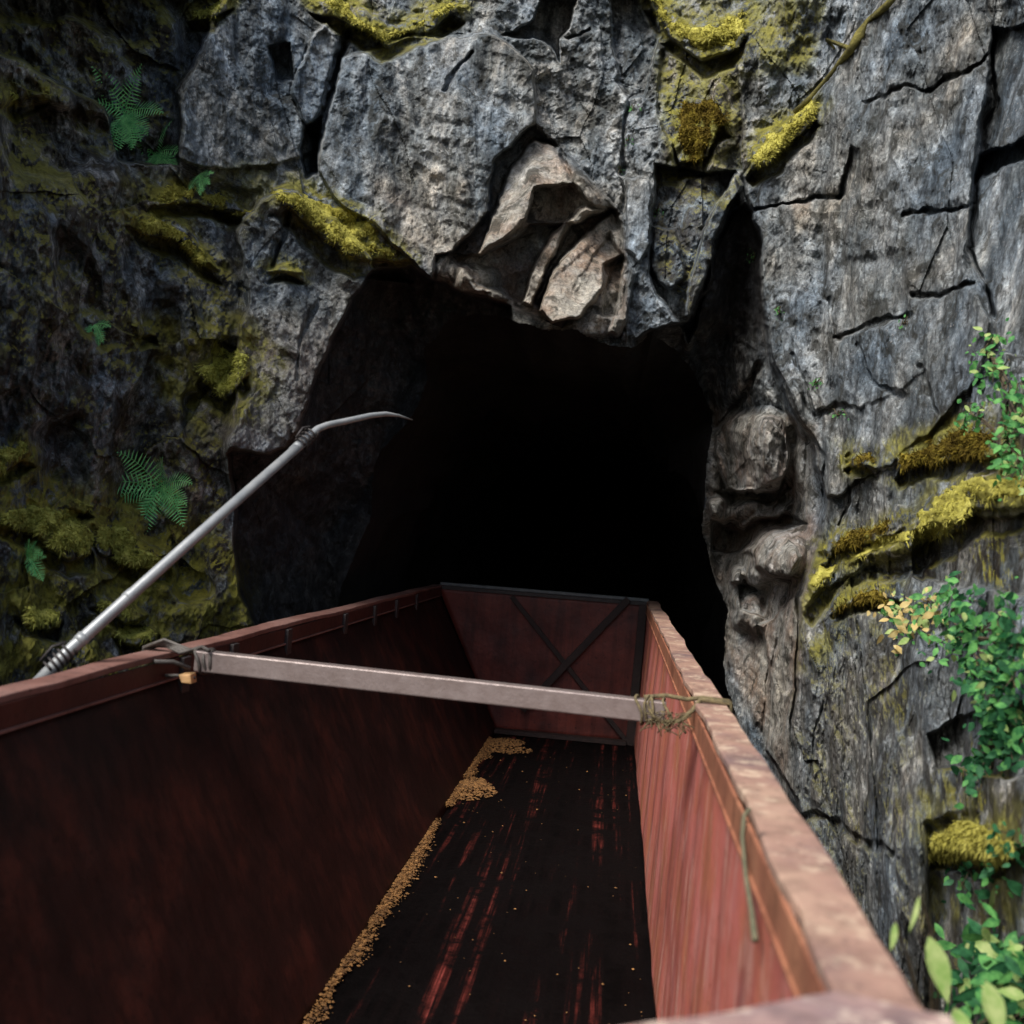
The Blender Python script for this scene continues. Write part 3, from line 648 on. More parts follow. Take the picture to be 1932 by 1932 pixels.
# ------------------------------------------------------------------ moss
def pp(Pu, Pv, dd):
    return CAM + rays(Pu, Pv)*dd[..., None]
rngm = np.random.default_rng(5)
for mi, (kd, P, lb) in enumerate(MOSS):
    xs = [p[0] for p in P]; ys = [p[1] for p in P]
    gu = np.arange(min(xs)-14, max(xs)+15, 3.0); gv = np.arange(min(ys)-14, max(ys)+15, 3.0)
    GU, GV = np.meshgrid(gu, gv)
    wu = GU+7*fbm(GU/28, GV/28, 3, 500+mi)+4*fbm(GU/9, GV/9, 2, 520); wv = GV+7*fbm(GU/28, GV/28, 3, 540+mi)+4*fbm(GU/9, GV/9, 2, 560)
    d = sdf(wu, wv, P)
    d = np.minimum(d, 14)+9*fbm(GU/15, GV/11, 4, 570+mi)-2.5+16*np.clip(fbm(GU/40, GV/26, 3, 575+mi)-0.22, -1, 0)
    dd = sampleD(GU, GV)
    # smooth the rock under the cushion a little
    sm = dd.copy()
    for _ in range(6):
        pd = np.pad(sm, 1, mode='edge'); sm = (pd[:-2, 1:-1]+pd[2:, 1:-1]+pd[1:-1, :-2]+pd[1:-1, 2:]+4*sm)/8
    sm = np.minimum(sm, dd+0.01)
    lump = 0.75+0.6*fbm(GU/22, GV/16, 3, 580+mi)+0.25*fbm(GU/6, GV/6, 2, 590)
    th = 0.055*np.clip(d/11, 0, 1)**0.5*np.maximum(lump, 0.15)
    dep = sm - th + np.where(d < 0, 0.03+np.clip(-d, 0, 12)*0.012, 0)
    VV = pp(GU, GV, dep).reshape(-1, 3); a, b = GU.shape; ii = np.arange(a*b).reshape(a, b)
    qq = np.stack([ii[:-1, :-1], ii[1:, :-1], ii[1:, 1:], ii[:-1, 1:]], -1).reshape(-1, 4)
    ok = (d > -5).ravel()[qq].any(1); qq = qq[ok]
    us = np.zeros(a*b, bool); us[qq.ravel()] = True; rm = np.cumsum(us)-1
    # tufts: small drooping blades over the cushion
    A = (max(xs)-min(xs))*(max(ys)-min(ys)); nt_ = int(min(14000, A*0.9))
    tu = rngm.uniform(min(xs)-8, max(xs)+8, nt_); tv = rngm.uniform(min(ys)-8, max(ys)+8, nt_)
    fi = np.clip(((tv-gv[0])/3).astype(int), 0, a-1); fj = np.clip(((tu-gu[0])/3).astype(int), 0, b-1)
    good = d[fi, fj] > rngm.uniform(-9, 2, nt_); tu, tv, fi, fj = tu[good], tv[good], fi[good], fj[good]
    base = pp(tu, tv, dep[fi, fj]+0.004); k = len(tu)
    ln = rngm.uniform(0.018, 0.05, k)*(1.4 if kd == 'B' else 1.0); dr = np.stack([rngm.normal(0, .5, k), rngm.uniform(-1.1, -.3, k), rngm.normal(-0.25, .55, k)], -1)
    dr /= np.linalg.norm(dr, axis=1)[:, None]
    sd_ = np.cross(dr, rngm.normal(0, 1, (k, 3))); sd_ /= np.linalg.norm(sd_, axis=1)[:, None]+1e-9
    w_ = 0.0035
    T = np.concatenate([base-sd_*w_, base+sd_*w_, base+dr*(ln*0.6)[:, None]+sd_*w_*0.7, base+dr*ln[:, None]+np.array([0, 0, -.008])], 0)
    tq = np.stack([np.arange(k), np.arange(k)+k, np.arange(k)+2*k, np.arange(k)+3*k], -1)
    VA = np.concatenate([VV[us], T]); QA = np.concatenate([rm[qq], tq+us.sum()])
    me = np_mesh('moss_patch', VA, QA)
    o = mk_obj('moss_patch', me, {'Y': M_mossY, 'B': M_mossB, 'D': M_mossD}[kd])
    tag(o, lb, 'moss', 'moss growing on the cliff ledges')

# mossy root
root = MB(); rt = [(1700,-20),(1672,12),(1640,38),(1622,66),(1606,92),(1570,138),(1530,184),(1498,212)]
pts = []
for (u, v) in rt:
    dpt = float(sampleD(np.array(float(u)), np.array(float(v)))); pts.append(at(u, v, dpt-0.07))
root.tube(pts, [0.022, 0.028, 0.024, 0.042, 0.034, 0.022, 0.022, 0.02], 8)
p0 = pts[4]; root.tube([p0, at(1560, 75, float(sampleD(np.array(1560.), np.array(75.)))-0.05), at(1575, 92, float(sampleD(np.array(1575.), np.array(92.)))-0.02)], [0.02, 0.015, 0.008], 6)
tag(root.build('mossy_root', M_root, None, True), 'thin moss covered root hanging diagonally down the top of the right slab', 'root')

# ------------------------------------------------------------------ ferns and shrubs
rnd = random.Random(3)
def fern(u, v, scale, n, label, mat=M_fern, spread=(-1.0, 1.0), droop=0.5, dY=0.05, ang=None):
    dpt = float(sampleD(np.array(float(u)), np.array(float(v))))-dY
    loc = at(u, v, dpt); o = empty('fern', loc); tag(o, label, 'fern', 'ferns rooted in the cliff')
    for i in range(n):
        a = ang[i] if ang else math.radians(rnd.uniform(-160, 70))   # angle in the plane of the cliff
        L = scale*rnd.uniform(0.75, 1.1)
        dirx = Vector((math.cos(a), -rnd.uniform(0.25, 0.7), math.sin(a))).normalized()
        mb = MB(); N = 15; prev = loc.copy(); d = dirx.copy(); ribs = [prev.copy()]
        for k in range(N):
            d = (d+Vector((0, 0, -droop*0.09))).normalized(); prev = prev+d*(L/N); ribs.append(prev.copy())
        mb.tube(ribs, [0.004*(1-0.7*k/N) for k in range(N+1)], 4)
        nrm = Vector((rnd.uniform(-.3, .3), -1, rnd.uniform(0.1, 0.7))).normalized()
        for k in range(1, N+1):
            t = k/N; wl = L*0.30*math.sin(math.pi*min(1, (t*0.86+0.12)))**0.8*(1-0.35*t)
            tg = (ribs[k]-ribs[k-1]).normalized(); sdv = tg.cross(nrm).normalized()
            for sg in (-1, 1):
                tip = ribs[k]+sdv*sg*wl+tg*wl*0.35+Vector((0, 0, -wl*0.12))+nrm*rnd.uniform(-.01, .01)
                wd = L/N*0.27; midp = (ribs[k]*0.55+tip*0.45)
                mb.face(ribs[k]-tg*wd*0.5, midp-tg*wd*0.75, tip, midp+tg*wd*0.75, ribs[k]+tg*wd*0.5)
        mb.build('frond', mat, o)
    return o
R = math.radians
fern(300, 925, 0.44, 11, 'brightest green fern, standing alone above the moss beside the grey pipe', ang=[R(x) for x in (-118,-104,-2,-16,75,110,150,172,40,-130,12)], droop=0.7)
fern(235, 215, 0.40, 12, 'dark blue green fern highest on the left cliff', ang=[R(x) for x in (-60,-45,-75,-95,-30,70,150,-50,20,110,-110,-15)], droop=0.6)
fern(290, 290, 0.36, 11, 'blue green fern just below the highest one, above the arched moss ledge', ang=[R(x) for x in (-15,-35,-60,160,-100,20,120,-25,-5,60,-80)], droop=0.6)
fern(180, 612, 0.20, 6, 'little green sprig halfway up the left cliff, left of a small moss cushion')
fern(50, 1050, 0.20, 6, 'smallest fern at the left edge, in front of the dark hollow under the moss mat')
fern(375, 330, 0.18, 5, 'small light green fern tip right of the blue green fern')
def leaf(mb, p, d, n, L, W):
    s = d.cross(n).normalized()
    m1 = p+d*L*0.35+n*L*0.04; m2 = p+d*L*0.7+n*L*0.03
    mb.face(p, p+d*L*0.15-s*W*0.32+n*L*0.02, m1-s*W*0.5, p+d*L*0.52-s*W*0.49+n*L*0.04, m2-s*W*0.36, p+d*L*0.88-s*W*0.14, p+d*L, p+d*L*0.88+s*W*0.14, m2+s*W*0.36, p+d*L*0.52+s*W*0.49+n*L*0.04, m1+s*W*0.5, p+d*L*0.15+s*W*0.32+n*L*0.02)
def shrub(name, pts, n, size, label, cat, group, mats, spread=40, dY=(0.05, 0.3), stems=5, elong=0.5, hang=0.2):
    u0, v0 = pts[0]; dp = float(sampleD(np.array(float(u0)), np.array(float(v0))))
    loc = at(u0, v0, dp-0.03); o = empty(name, loc); tag(o, label, cat, group)
    st = MB(); groups = {}
    tot = len(pts)
    for c in range(stems*tot):
        u, v = pts[c % tot]; u += rnd.gauss(0, spread); v += rnd.gauss(0, spread)
        dd = float(sampleD(np.array(float(u)), np.array(float(v))))
        end = at(u, v, dd-rnd.uniform(*dY)); j = pts[(c*7+3) % tot] if c % 3 else pts[0]
        ju, jv = pts[c % tot][0]+rnd.gauss(0, spread*0.3), pts[c % tot][1]+rnd.gauss(0, spread*0.3)
        dj = float(sampleD(np.array(float(ju)), np.array(float(jv)))); start = at(ju, jv, dj)
        midp = (start+end)/2+Vector((0, -0.04, 0.03))
        st.tube([loc, (loc+start)/2+Vector((0, -0.02, 0)), start], [0.005, 0.004, 0.004], 4)
        st.tube([start, midp, end], [0.004, 0.003, 0.0015], 4)
        for i in range(max(1, n//(stems*tot))):
            t = rnd.uniform(0.15, 1.05); p = start.lerp(end, t)+Vector((rnd.gauss(0, size*0.8), rnd.gauss(0, size*0.5), rnd.gauss(0, size*0.8)))
            d = Vector((rnd.gauss(0, 1), rnd.gauss(-0.3, 0.6), rnd.gauss(-hang*3, 0.7))).normalized()
            nn = Vector((rnd.gauss(0, .5), -1, rnd.gauss(0.5, .5))).normalized(); 
            L = size*rnd.uniform(0.35, 1.3)
            mt = rnd.choices(range(len(mats)), [m_[1] for m_ in mats])[0]
            groups.setdefault(mt, MB()); leaf(groups[mt], p, d, nn, L, L*elong)
    st.build('stem', M_stem, o)
    for k_, mb in groups.items(): mb.build('foliage', mats[k_][0], o)
    return o
GR = 'shrubs on the right cliff'
shrub('leafy_shrub', [(1865,660),(1885,700),(1905,740),(1925,790)], 220, 0.055, 'upper green shrub at the right edge above the olive brown moss ledge', 'shrub', GR, [(M_leaf, 5), (M_leafP, 1)], 18, (0.03, 0.2))
shrub('leafy_shrub', [(1900,840),(1925,870),(1840,790)], 200, 0.05, 'green shrub at the right edge just above the long yellow moss ledge', 'shrub', GR, [(M_leaf, 6), (M_leafP, 1)], 18, (0.03, 0.2))
shrub('leafy_shrub', [(1700,1150),(1760,1160),(1730,1195)], 260, 0.06, 'pale yellow leaved bush on the right cliff between rock and green bush', 'shrub', GR, [(M_leaf, 3), (M_leafP, 2), (M_leafY, 4)], 24, (0.03, 0.15))
shrub('leafy_shrub', [(1820,1200),(1880,1180),(1925,1220),(1850,1260),(1910,1290),(1800,1150),(1890,1330)], 760, 0.058, 'large bright green bush at the right edge below the long yellow moss ledge', 'shrub', GR, [(M_leaf, 6), (M_leafD, 5), (M_leafP, 1)], 30, (0.03, 0.25))
shrub('leafy_shrub', [(1880,1380),(1925,1400),(1860,1440),(1900,1350)], 420, 0.055, 'dark green hanging shrub under the large bright green bush', 'shrub', GR, [(M_leaf, 1), (M_leafD, 2)], 26, (0.03, 0.2))
shrub('leafy_shrub', [(1830,1640),(1880,1650),(1920,1600)], 170, 0.04, 'dark green sprays under the rounded moss cushion low on the right', 'shrub', GR, [(M_leaf, 1), (M_leafD, 2)], 20, (0.03, 0.15))
shrub('leafy_shrub', [(1890,1800),(1930,1850),(1860,1900),(1925,1920)], 420, 0.09, 'broad leaved green bush in the bottom right corner', 'shrub', GR, [(M_leaf, 4), (M_leafD, 5), (M_leafP, 1)], 34, (0.05, 0.35), elong=0.4)
# two long pale leaves beside the rim
sp = empty('leafy_sapling', at(1760, 1960, 2.9)); tag(sp, 'sapling with long pale leaves next to the near corner of the wagon', 'sapling')
lm = MB(); stm = MB()
for (a, b, wd) in (((1752,1765),(1790,1895),0.06), ((1860,1850),(1890,1960),0.06), ((1800,1900),(1830,1975),0.05), ((1690,1740),(1680,1795),0.02), ((1735,1690),(1715,1760),0.015)):
    A_ = at(a[0], a[1], 2.75); B_ = at(b[0], b[1], 2.7); d = (B_-A_); L = d.length
    leaf(lm, A_, d.normalized(), Vector((0.2, -1, 0.4)).normalized(), L, wd)
    stm.tube([A_, A_+Vector((0.05, 0.05, -0.1)), at(1760, 1990, 2.95)], [0.003, 0.004, 0.006], 5)
stm.build('stem', M_stem, sp); lm.build('foliage', M_leafP, sp)
for (u, v, nn, lb) in ((1190,205,10,'topmost tiny sprig in the crack above the broken tan rock'), (1184,265,8,'tiny green sprig halfway down the crack above the broken tan rock'), (1172,325,6,'lowest tiny sprig in the crack above the broken tan rock'), (1238,398,9,'tiny sprig on the edge of the dark gully right of the broken rock'),
                   (1423,488,12,'small green sprig hanging from the left edge of the right slab'), (1538,722,16,'green sprig in a crack of the right slab beside the tunnel mouth'), (1580,782,8,'tiny sprig below and right of the one beside the tunnel mouth'), (1470,590,8,'tiny sprig on the edge of the right slab, below the hanging one'), (1705,610,8,'tiny sprig under the crack in the middle of the right slab')):
    shrub('sprig', [(u, v)], nn*3, 0.022, lb, 'sprig', 'tiny green sprigs in the rock cracks', [(M_leaf, 1)], 7, (0.01, 0.05), 4)

# ------------------------------------------------------------------ wagon
ZC = 3.8; ZR = ZC-0.70; ZF = ZC-2.41; Y0, Y1 = 1.30, 12.4
wg = empty('gondola_wagon', (-0.83, 6.8, ZF-0.1))
tag(wg, 'open rusty red gondola wagon running into the dark tunnel mouth', 'wagon')
XLo, XLi, XLb = -2.21, -2.09, -1.29
XRo, XRi, XRb = 0.54, 0.405, 0.372
lipH = 0.12
def grid_sheet(p00, p10, p11, p01, nu, nv, amp, seed, thick, nvec):
    "dented steel sheet with thickness"
    mb = MB(); p00, p10, p11, p01 = map(Vector, (p00, p10, p11, p01)); nvec = Vector(nvec).normalized()
    s, t = np.meshgrid(np.linspace(0, 1, nu), np.linspace(0, 1, nv)); L = (p10-p00).length; H = (p01-p00).length
    dsp = amp*fbm(s*L/1.1, t*H/0.9, 3, seed)+amp*0.35*fbm(s*L/0.25, t*H/0.3, 2, seed+7)
    for lay, o_ in ((0, 0), (1, -thick)):
        n0 = len(mb.v)
        for j in range(nv):
            for i in range(nu):
                a = p00.lerp(p10, s[j, i]); b = p01.lerp(p11, s[j, i]); p = a.lerp(b, t[j, i])+nvec*(dsp[j, i]+o_); mb.v.append(tuple(p))
        for j in range(nv-1):
            for i in range(nu-1):
                q_ = (n0+j*nu+i, n0+j*nu+i+1, n0+(j+1)*nu+i+1, n0+(j+1)*nu+i); mb.f.append(q_ if lay == 0 else q_[::-1])
    N = nu*nv
    for i in range(nu-1):
        mb.f.append((i+1, i, N+i, N+i+1)); k = (nv-1)*nu; mb.f.append((k+i, k+i+1, N+k+i+1, N+k+i))
    for j in range(nv-1):
        mb.f.append((j*nu, (j+1)*nu, N+(j+1)*nu, N+j*nu)); k = nu-1; mb.f.append(((j+1)*nu+k, j*nu+k, N+j*nu+k, N+(j+1)*nu+k))
    return mb
zl = ZR-lipH
grid_sheet((XLi-0.02, Y0, zl), (XLi-0.02, Y1, zl), (XLb, Y1, ZF), (XLb, Y0, ZF), 160, 30, 0.018, 700, 0.02, (1, 0, 0.3)).build('side_wall', M_redL, wg, True)['label'] = 'left side wall with shade painted into its dark red'
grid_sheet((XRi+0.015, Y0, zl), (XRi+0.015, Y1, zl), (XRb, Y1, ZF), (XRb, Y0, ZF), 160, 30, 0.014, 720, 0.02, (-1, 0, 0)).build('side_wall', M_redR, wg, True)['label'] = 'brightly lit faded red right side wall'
grid_sheet((XLb-0.05, Y0, ZF), (XRb+0.05, Y0, ZF), (XRb+0.05, Y1, ZF), (XLb-0.05, Y1, ZF), 30, 120, 0.012, 740, 0.03, (0, 0, 1)).build('floor', M_floor, wg, True)
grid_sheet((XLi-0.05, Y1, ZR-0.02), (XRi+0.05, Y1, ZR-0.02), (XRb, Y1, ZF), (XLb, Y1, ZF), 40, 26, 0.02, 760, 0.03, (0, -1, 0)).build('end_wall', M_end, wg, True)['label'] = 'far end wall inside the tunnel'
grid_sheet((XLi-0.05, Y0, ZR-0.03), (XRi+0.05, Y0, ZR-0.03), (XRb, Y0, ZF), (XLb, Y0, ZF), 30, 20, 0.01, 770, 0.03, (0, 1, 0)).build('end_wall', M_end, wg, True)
# rims: cap plus hanging lip, edge slightly battered
def rim(xo, xi, xlip, matc, matl, seed):
    cap = MB(); N = 90
    for i in range(N+1):
        y = Y0-0.05+(Y1-Y0+0.1)*i/N; w1 = 0.016*fbm(np.array(y*3.1), np.array(0.), 3, seed); w2 = 0.016*fbm(np.array(y*3.7), np.array(4.), 3, seed+3); w3 = 0.012*fbm(np.array(y*0.9), np.array(8.), 3, seed+5)
        cap.v += [(xo+float(w1), y, ZR-0.03+float(w3)), (xi+float(w2), y, ZR-0.03+float(w3)), (xi+float(w2), y, ZR+float(w3)), (xo+float(w1), y, ZR+float(w3))]
        if i:
            a = 4*(i-1); b = 4*i
            for k in range(4): cap.f.append((a+k, a+(k+1) % 4, b+(k+1) % 4, b+k))
    cap.f.append((3,2,1,0)); cap.f.append(tuple(4*N+k for k in range(4)))
    cap.build('top_rail', matc, wg, False, 0.006)
    lip = MB(); lip.box((min(xlip, xlip+0.012), Y0, zl-0.005), (max(xlip, xlip+0.012), Y1, ZR-0.032)); lip.build('rail_lip', matl, wg)
    return cap
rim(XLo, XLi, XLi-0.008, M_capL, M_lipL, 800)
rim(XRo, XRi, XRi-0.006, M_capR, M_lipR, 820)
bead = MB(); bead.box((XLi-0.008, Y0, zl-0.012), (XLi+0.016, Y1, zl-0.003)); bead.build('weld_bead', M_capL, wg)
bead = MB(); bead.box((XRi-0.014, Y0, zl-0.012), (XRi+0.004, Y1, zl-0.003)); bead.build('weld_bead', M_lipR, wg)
for yb in (4.9, 5.55, 6.5, 7.9, 8.9, 9.8, 10.8):
    b_ = MB(); b_.box((XLi-0.006, yb-0.05, zl-0.09), (XLi+0.026, yb+0.04, ZR-0.034)); b_.build('stake_pocket', M_dark, wg, False, 0.003)
# far end: rail, braces, corner post
er = MB(); er.box((XLi-0.02, Y1-0.05, ZR-0.004), (XRi+0.02, Y1+0.05, ZR+0.035)); er.build('end_rail', M_rail, wg, False, 0.008)
er = MB(); er.box((XLi, Y1-0.035, ZR-0.05), (XRi, Y1-0.01, ZR-0.008)); er.build('end_lip', M_dark, wg)
def on_end(u, v, dy=0.05): return at(u, v, Y1-dy)
def brace(a, b, w, dy):
    m_ = MB(); m_.beam(on_end(*a, dy), on_end(*b, dy), 0.02, w, (0, 1, 0)) if False else m_.beam(on_end(*a, dy), on_end(*b, dy), w, 0.03, (0, 1, 0)); return m_.build('diagonal_brace', M_brace, wg, False, 0.004)
brace((1186,1130), (985,1340), 0.085, 0.07)
brace((965,1125), (1182,1398), 0.055, 0.045)
cp = MB(); cp.hexa([(XRb-0.10, Y1-0.12, ZF), (XRb, Y1-0.12, ZF), (XRb, Y1-0.01, ZF), (XRb-0.10, Y1-0.01, ZF), (XRi-0.09, Y1-0.12, ZR-0.04), (XRi, Y1-0.12, ZR-0.04), (XRi, Y1-0.01, ZR-0.04), (XRi-0.09, Y1-0.01, ZR-0.04)])
cp.build('corner_post', M_brace, wg)
fl = MB(); fl.box((XLb, Y1-0.22, ZF+0.012), (XRb-0.1, Y1-0.10, ZF+0.06)); fl.build('floor_angle', M_brace, wg)
# battered corner gusset at the near end
gs = MB(); gz = ZR+0.012
top = [(0.405, 1.72), (0.56, 1.66), (0.57, 1.26), (-0.28, 1.24), (0.06, 1.47), (0.24, 1.60)]
N = len(top); gs.v = [(x, y, gz) for x, y in top]+[(x, y, gz-0.035) for x, y in top]
gs.f = [tuple(range(N))[::-1], tuple(range(N, 2*N))]+[(i, (i+1) % N, N+(i+1) % N, N+i) for i in range(N)]
go = gs.build('corner_gusset', M_gus, wg, False)
import bmesh
bm_ = bmesh.new(); bm_.from_mesh(go.data); bmesh.ops.triangulate(bm_, faces=bm_.faces[:])
for _ in range(4): bmesh.ops.subdivide_edges(bm_, edges=[e for e in bm_.edges if e.calc_length() > 0.025], cuts=1, use_grid_fill=True)
bmesh.ops.recalc_face_normals(bm_, faces=bm_.faces[:])
gx_ = np.array([v.co.x for v in bm_.verts]); gy_ = np.array([v.co.y for v in bm_.verts])
hz = 0.012*fbm(gx_*4, gy_*4, 3, 900)+0.010*chisel(gx_*4, gy_*4, 2, 910); hy = 0.006*fbm(gx_*9, gy_*9, 3, 920)
for v, a, b in zip(bm_.verts, hz, hy): v.co.z += a+0.002; v.co.y += b
bm_.to_mesh(go.data); bm_.free()
# outer posts along both sides
for yb in np.arange(2.2, 12.3, 1.35):
    for xo, s_ in ((XLo, 1), (XRo, -1)):
        b_ = MB(); b_.box((xo+(0.012 if s_ > 0 else -0.075), yb-0.05, ZF), (xo+(0.075 if s_ > 0 else -0.012), yb+0.05, ZR-0.034)); b_.build('side_post', M_brace, wg)

# crossbar
yb = 4.70
bar = MB(); bar.beam((-1.95, yb+0.03, ZR+0.030-0.05), (0.27, yb-0.03, ZR-0.002-0.05), 0.075, 0.098)
bo = bar.build('spreader_bar', M_bar, None, False, 0.007)
tag(bo, 'pale grey rectangular steel bar spanning the wagon between its two rims', 'bar')
def wrap(cx, cy, cz, rx, rz, turns, yspan, r, mb, ph=0.0, ny=20, ax='x'):
    pts = []
    for i in range(turns*ny+1):
        t = 2*math.pi*i/ny+ph; f = i/(turns*ny)-0.5
        j_ = 1+0.16*float(fbm(np.array(i*0.21), np.array(2.0), 2, 77)); pts.append((cx+f*yspan+0.05*float(fbm(np.array(i*0.13), np.array(5.0), 2, 78)), cy+rx*j_*math.cos(t), cz+rz*j_*math.sin(t)))
    mb.tube(pts, r, 6)
# left lashing: wires from rim to the bar end
wl = MB(); zb = ZR+0.02
for k in range(4):
    o_ = k*0.012
    wl.tube([(XLo-0.01, yb+0.10-o_*2, ZR-0.06), (XLo-0.01, yb+0.10-o_*2, ZR+0.018), (-2.12, yb+0.06-o_, ZR+0.028+o_), (-2.02+0.02*k, yb+0.02+(k-1.5)*0.02, ZR+0.012), (-1.93, yb+0.03, ZR+0.045), (-1.87, yb-0.03, ZR+0.038)], 0.009, 6)
wl.tube([(XLi+0.005, yb-0.14, ZR-0.02), (-2.03, yb-0.06, ZR-0.025), (-1.96, yb-0.02, ZR-0.055)], 0.012, 6)
wl.tube([(XLi+0.01, yb-0.02, ZR-0.10), (-2.02, yb-0.01, ZR-0.095), (-1.94, yb, ZR-0.10)], 0.009, 6)
wrap(-1.89, yb+0.03, ZR-0.022, 0.045, 0.057, 3, 0.07, 0.008, wl)
tag(wl.build('wire_lashing', M_wire, None, True), 'twisted grey wires tying the bar to the left rim', 'wire')
wd_ = MB(); wd_.hexa([(-1.99, yb-0.04, ZR-0.125), (-1.94, yb-0.04, ZR-0.125), (-1.94, yb+0.03, ZR-0.125), (-1.98, yb+0.03, ZR-0.125), (-2.01, yb-0.04, ZR-0.085), (-1.95, yb-0.04, ZR-0.078), (-1.95, yb+0.03, ZR-0.078), (-2.01, yb+0.03, ZR-0.085)])
tag(wd_.build('wooden_wedge', M_yellow, None, False, 0.006), 'small yellow wooden wedge under the left end of the bar', 'wedge')
# right lashing: frayed rope round the bar end and over the rim
wr = MB()
wrap(0.21, yb-0.03, ZR-0.05, 0.050, 0.062, 5, 0.10, 0.0065, wr)
wr.tube([(0.26, yb-0.07, ZR-0.09), (0.33, yb-0.09, ZR-0.075), (0.385, yb-0.06, ZR-0.03), (0.42, yb-0.05, ZR+0.022), (XRo+0.012, yb-0.05, ZR+0.018), (XRo+0.015, yb-0.05, ZR-0.05)], 0.012, 6)
wr.tube([(0.17, yb-0.02, ZR+0.005), (0.27, yb-0.01, ZR+0.02), (0.36, yb-0.04, ZR+0.015), (0.43, yb-0.02, ZR+0.026), (XRo+0.012, yb-0.02, ZR+0.02)], 0.011, 6)
for k in range(60):
    x = 0.24+rnd.uniform(-0.05, 0.12); z = ZR-0.07+rnd.uniform(-0.04, 0.03)
    wr.tube([(x, yb-0.08, z), (x+rnd.uniform(-.02, .03), yb-0.09, z+rnd.uniform(-.01, .01)), (x+rnd.uniform(-.04, .06), yb-0.10, z-rnd.uniform(0, .05))], 0.0025, 4)
tag(wr.build('rope_lashing', M_rope, None, True), 'frayed tan rope tying the bar to the right rim', 'rope')
# cord hanging inside the right rim
cd = MB(); cd.tube([(XRi+0.004, 2.84, ZR+0.004), (XRi-0.012, 2.83, ZR-0.01), (XRi-0.018, 2.80, ZR-0.06), (XRi-0.022, 2.66, ZR-0.12), (XRi-0.022, 2.52, ZR-0.16), (XRi-0.025, 2.42, ZR-0.19)], [0.006, 0.006, 0.006, 0.006, 0.007, 0.009], 6)
tag(cd.build('cord', M_cord, None, True), 'thin dull green cord hanging over the inside of the right rim', 'cord')

# bent pipe outside the left rim
pl = empty('bent_pipe', at(80, 1300, 4.1)); tag(pl, 'long pale grey bent pipe leaning up beside the left rim of the wagon', 'pipe')
path = [(60,1300,4.05),(130,1228,4.15),(350,1030,4.55),(560,845,5.1)]
pts = [at(*p) for p in path]
pm_ = MB(); pm_.tube(pts, [0.027, 0.027, 0.0255, 0.024], 16); pm_.build('pipe_shaft', M_pole, pl, True)
pm_ = MB(); pm_.tube([at(553,851,5.09), at(580,825,5.17), at(600,809,5.24), at(618,802,5.31), at(660,793,5.45), at(700,784,5.6), at(728,781,5.7), at(752,784,5.8), at(778,792,5.9)], [0.022,0.021,0.019,0.018,0.017,0.016,0.014,0.008,0.003], 14); pm_.build('bent_tip', M_pole, pl, True)
for (a, b, rr) in (((552,852,5.09),(572,833,5.15),0.027), ((238,1130,4.34),(252,1118,4.37),0.0285), ((148,1212,4.18),(160,1200,4.2),0.030)):
    c_ = MB(); c_.tube([at(*a), at(*b)], rr, 16); c_.build('coupling', M_pole, pl, True)
for (a, b, tn) in (((92,1262,4.1),(135,1222,4.16),5), ((566,840,5.12),(590,815,5.2),4)):
    c_ = MB(); A_ = at(*a); B_ = at(*b); d = (B_-A_).normalized(); s1 = d.cross(Vector((0,0,1))).normalized(); s2 = s1.cross(d); pts = []
    for i in range(tn*14+1):
        t = 2*math.pi*i/14; f = i/(tn*14); pts.append(A_.lerp(B_, f)+(s1*math.cos(t)+s2*math.sin(t))*0.035)
    c_.tube(pts, 0.006, 5)
    c_.tube([B_+s2*0.034, B_+s2*0.06-d*0.05, A_+s2*0.05], 0.006, 5); c_.build('wire_binding', M_dark, pl, True)

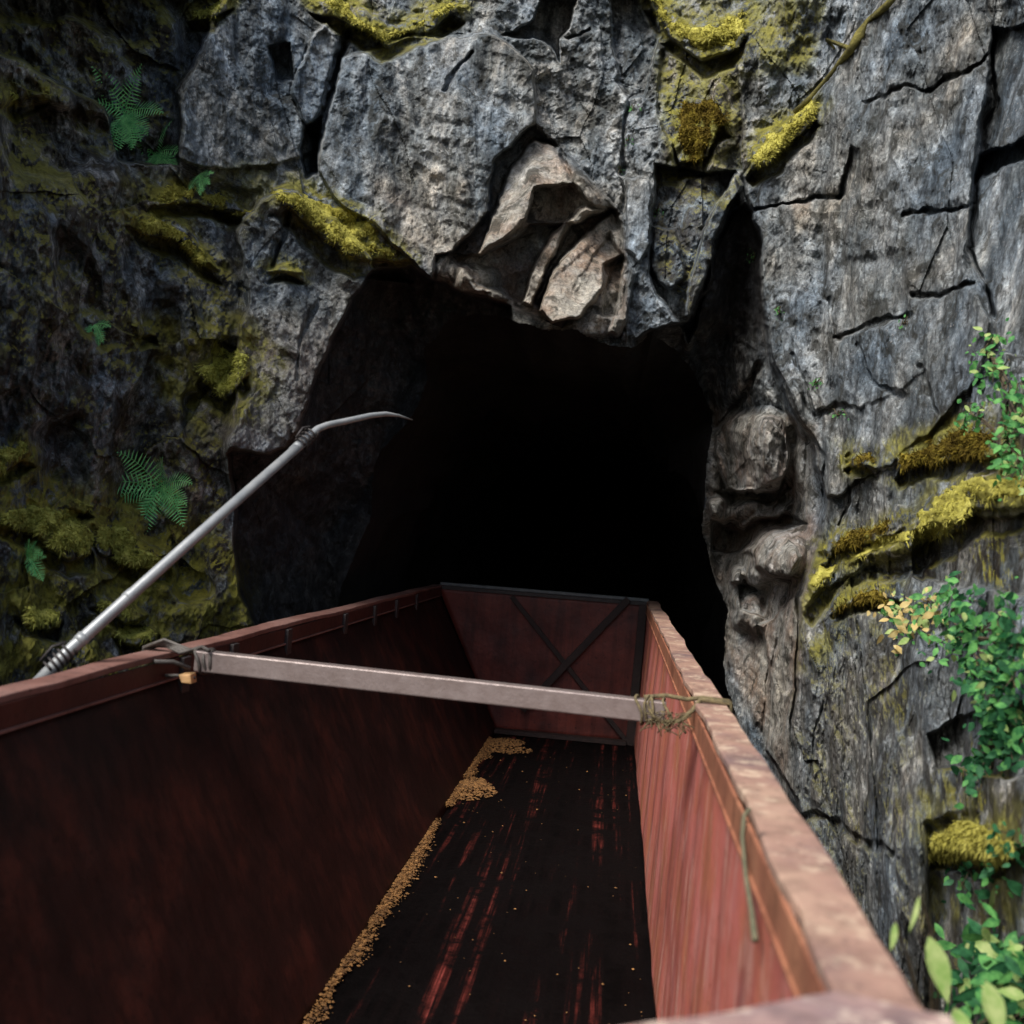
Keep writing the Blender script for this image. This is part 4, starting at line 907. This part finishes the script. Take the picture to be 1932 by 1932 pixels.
# debris on the floor
def pebble(mb, p, s):
    n0 = len(mb.v)
    q_ = [(1,0,0),(-1,0,0),(0,1,0),(0,-1,0),(0,0,1),(0,0,-1)]
    for a in q_: mb.v.append((p[0]+a[0]*s*rnd.uniform(.6,1.3), p[1]+a[1]*s*rnd.uniform(.6,1.3), p[2]+a[2]*s*rnd.uniform(.4,.8)))
    for f in ((0,2,4),(2,1,4),(1,3,4),(3,0,4),(2,0,5),(1,2,5),(3,1,5),(0,3,5)): mb.f.append(tuple(n0+i for i in f))
gv_ = MB()
for i in range(15000):
    y = rnd.uniform(2.9, 11.8)
    if float(vn(np.array(y*3.7), np.array(1.5), 19)) < 0.28+0.45*rnd.random()*rnd.random(): continue
    w_ = 0.008+0.040*float(vn(np.array(y*2.1), np.array(0.5), 9)); x = abs(rnd.gauss(0, w_))
    h = max(0, 0.03*(1-x/0.10))
    pebble(gv_, (XLb+0.0+x-h*0.4, y, ZF+0.01+h*rnd.uniform(0.2, 1.3)), rnd.choice((0.003, 0.004, 0.004, 0.005, 0.006, 0.007, 0.013)))
for (yc, xc, rr) in ((9.5, XLb+0.12, 0.30), (11.5, XLb+0.18, 0.34)):
    for i in range(900):
        a = rnd.uniform(0, 6.28); q_ = rr*(0.55+0.8*float(vn(np.array(a*1.3), np.array(yc), 33)))*rnd.random()**0.6; pebble(gv_, (xc+q_*math.cos(a)*0.8, yc+q_*math.sin(a)*1.4, ZF+0.01+0.035*max(0, 1-q_/rr)), rnd.choice((0.006, 0.008, 0.011, 0.018)))
for i in range(170):
    pebble(gv_, (rnd.uniform(XLb, XRb-0.03), 2.7+8.8*rnd.random()**1.6, ZF+0.018), rnd.choice((0.003, 0.004, 0.006, 0.010)))
tag(gv_.build('gravel', M_gravel), 'ochre gravel strewn along the foot of the left wagon wall', 'gravel', None, 'stuff')
rf = MB()
for i in range(1300):
    y = rnd.uniform(2.5, 5.2); c = vn(np.array(y*2.3), np.array(0.2), 12)
    if rnd.random() < (c-0.25)*1.6: pebble(rf, (XRb-0.10+rnd.gauss(0, 0.022), y, ZF+0.018), rnd.uniform(0.006, 0.020))
for i in range(700):
    y = rnd.uniform(2.6, 4.6); ln_ = rnd.choice((-0.42, -0.30, -0.22)); c = vn(np.array(y*3.1), np.array(ln_*9), 12)
    if rnd.random() < (c-0.3)*1.4: pebble(rf, (ln_+rnd.gauss(0, 0.035), y, ZF+0.015), rnd.uniform(0.005, 0.018))
tag(rf.build('rust_flakes', M_chip), 'red rust flakes scattered along the right side of the wagon floor', 'rust', None, 'stuff')
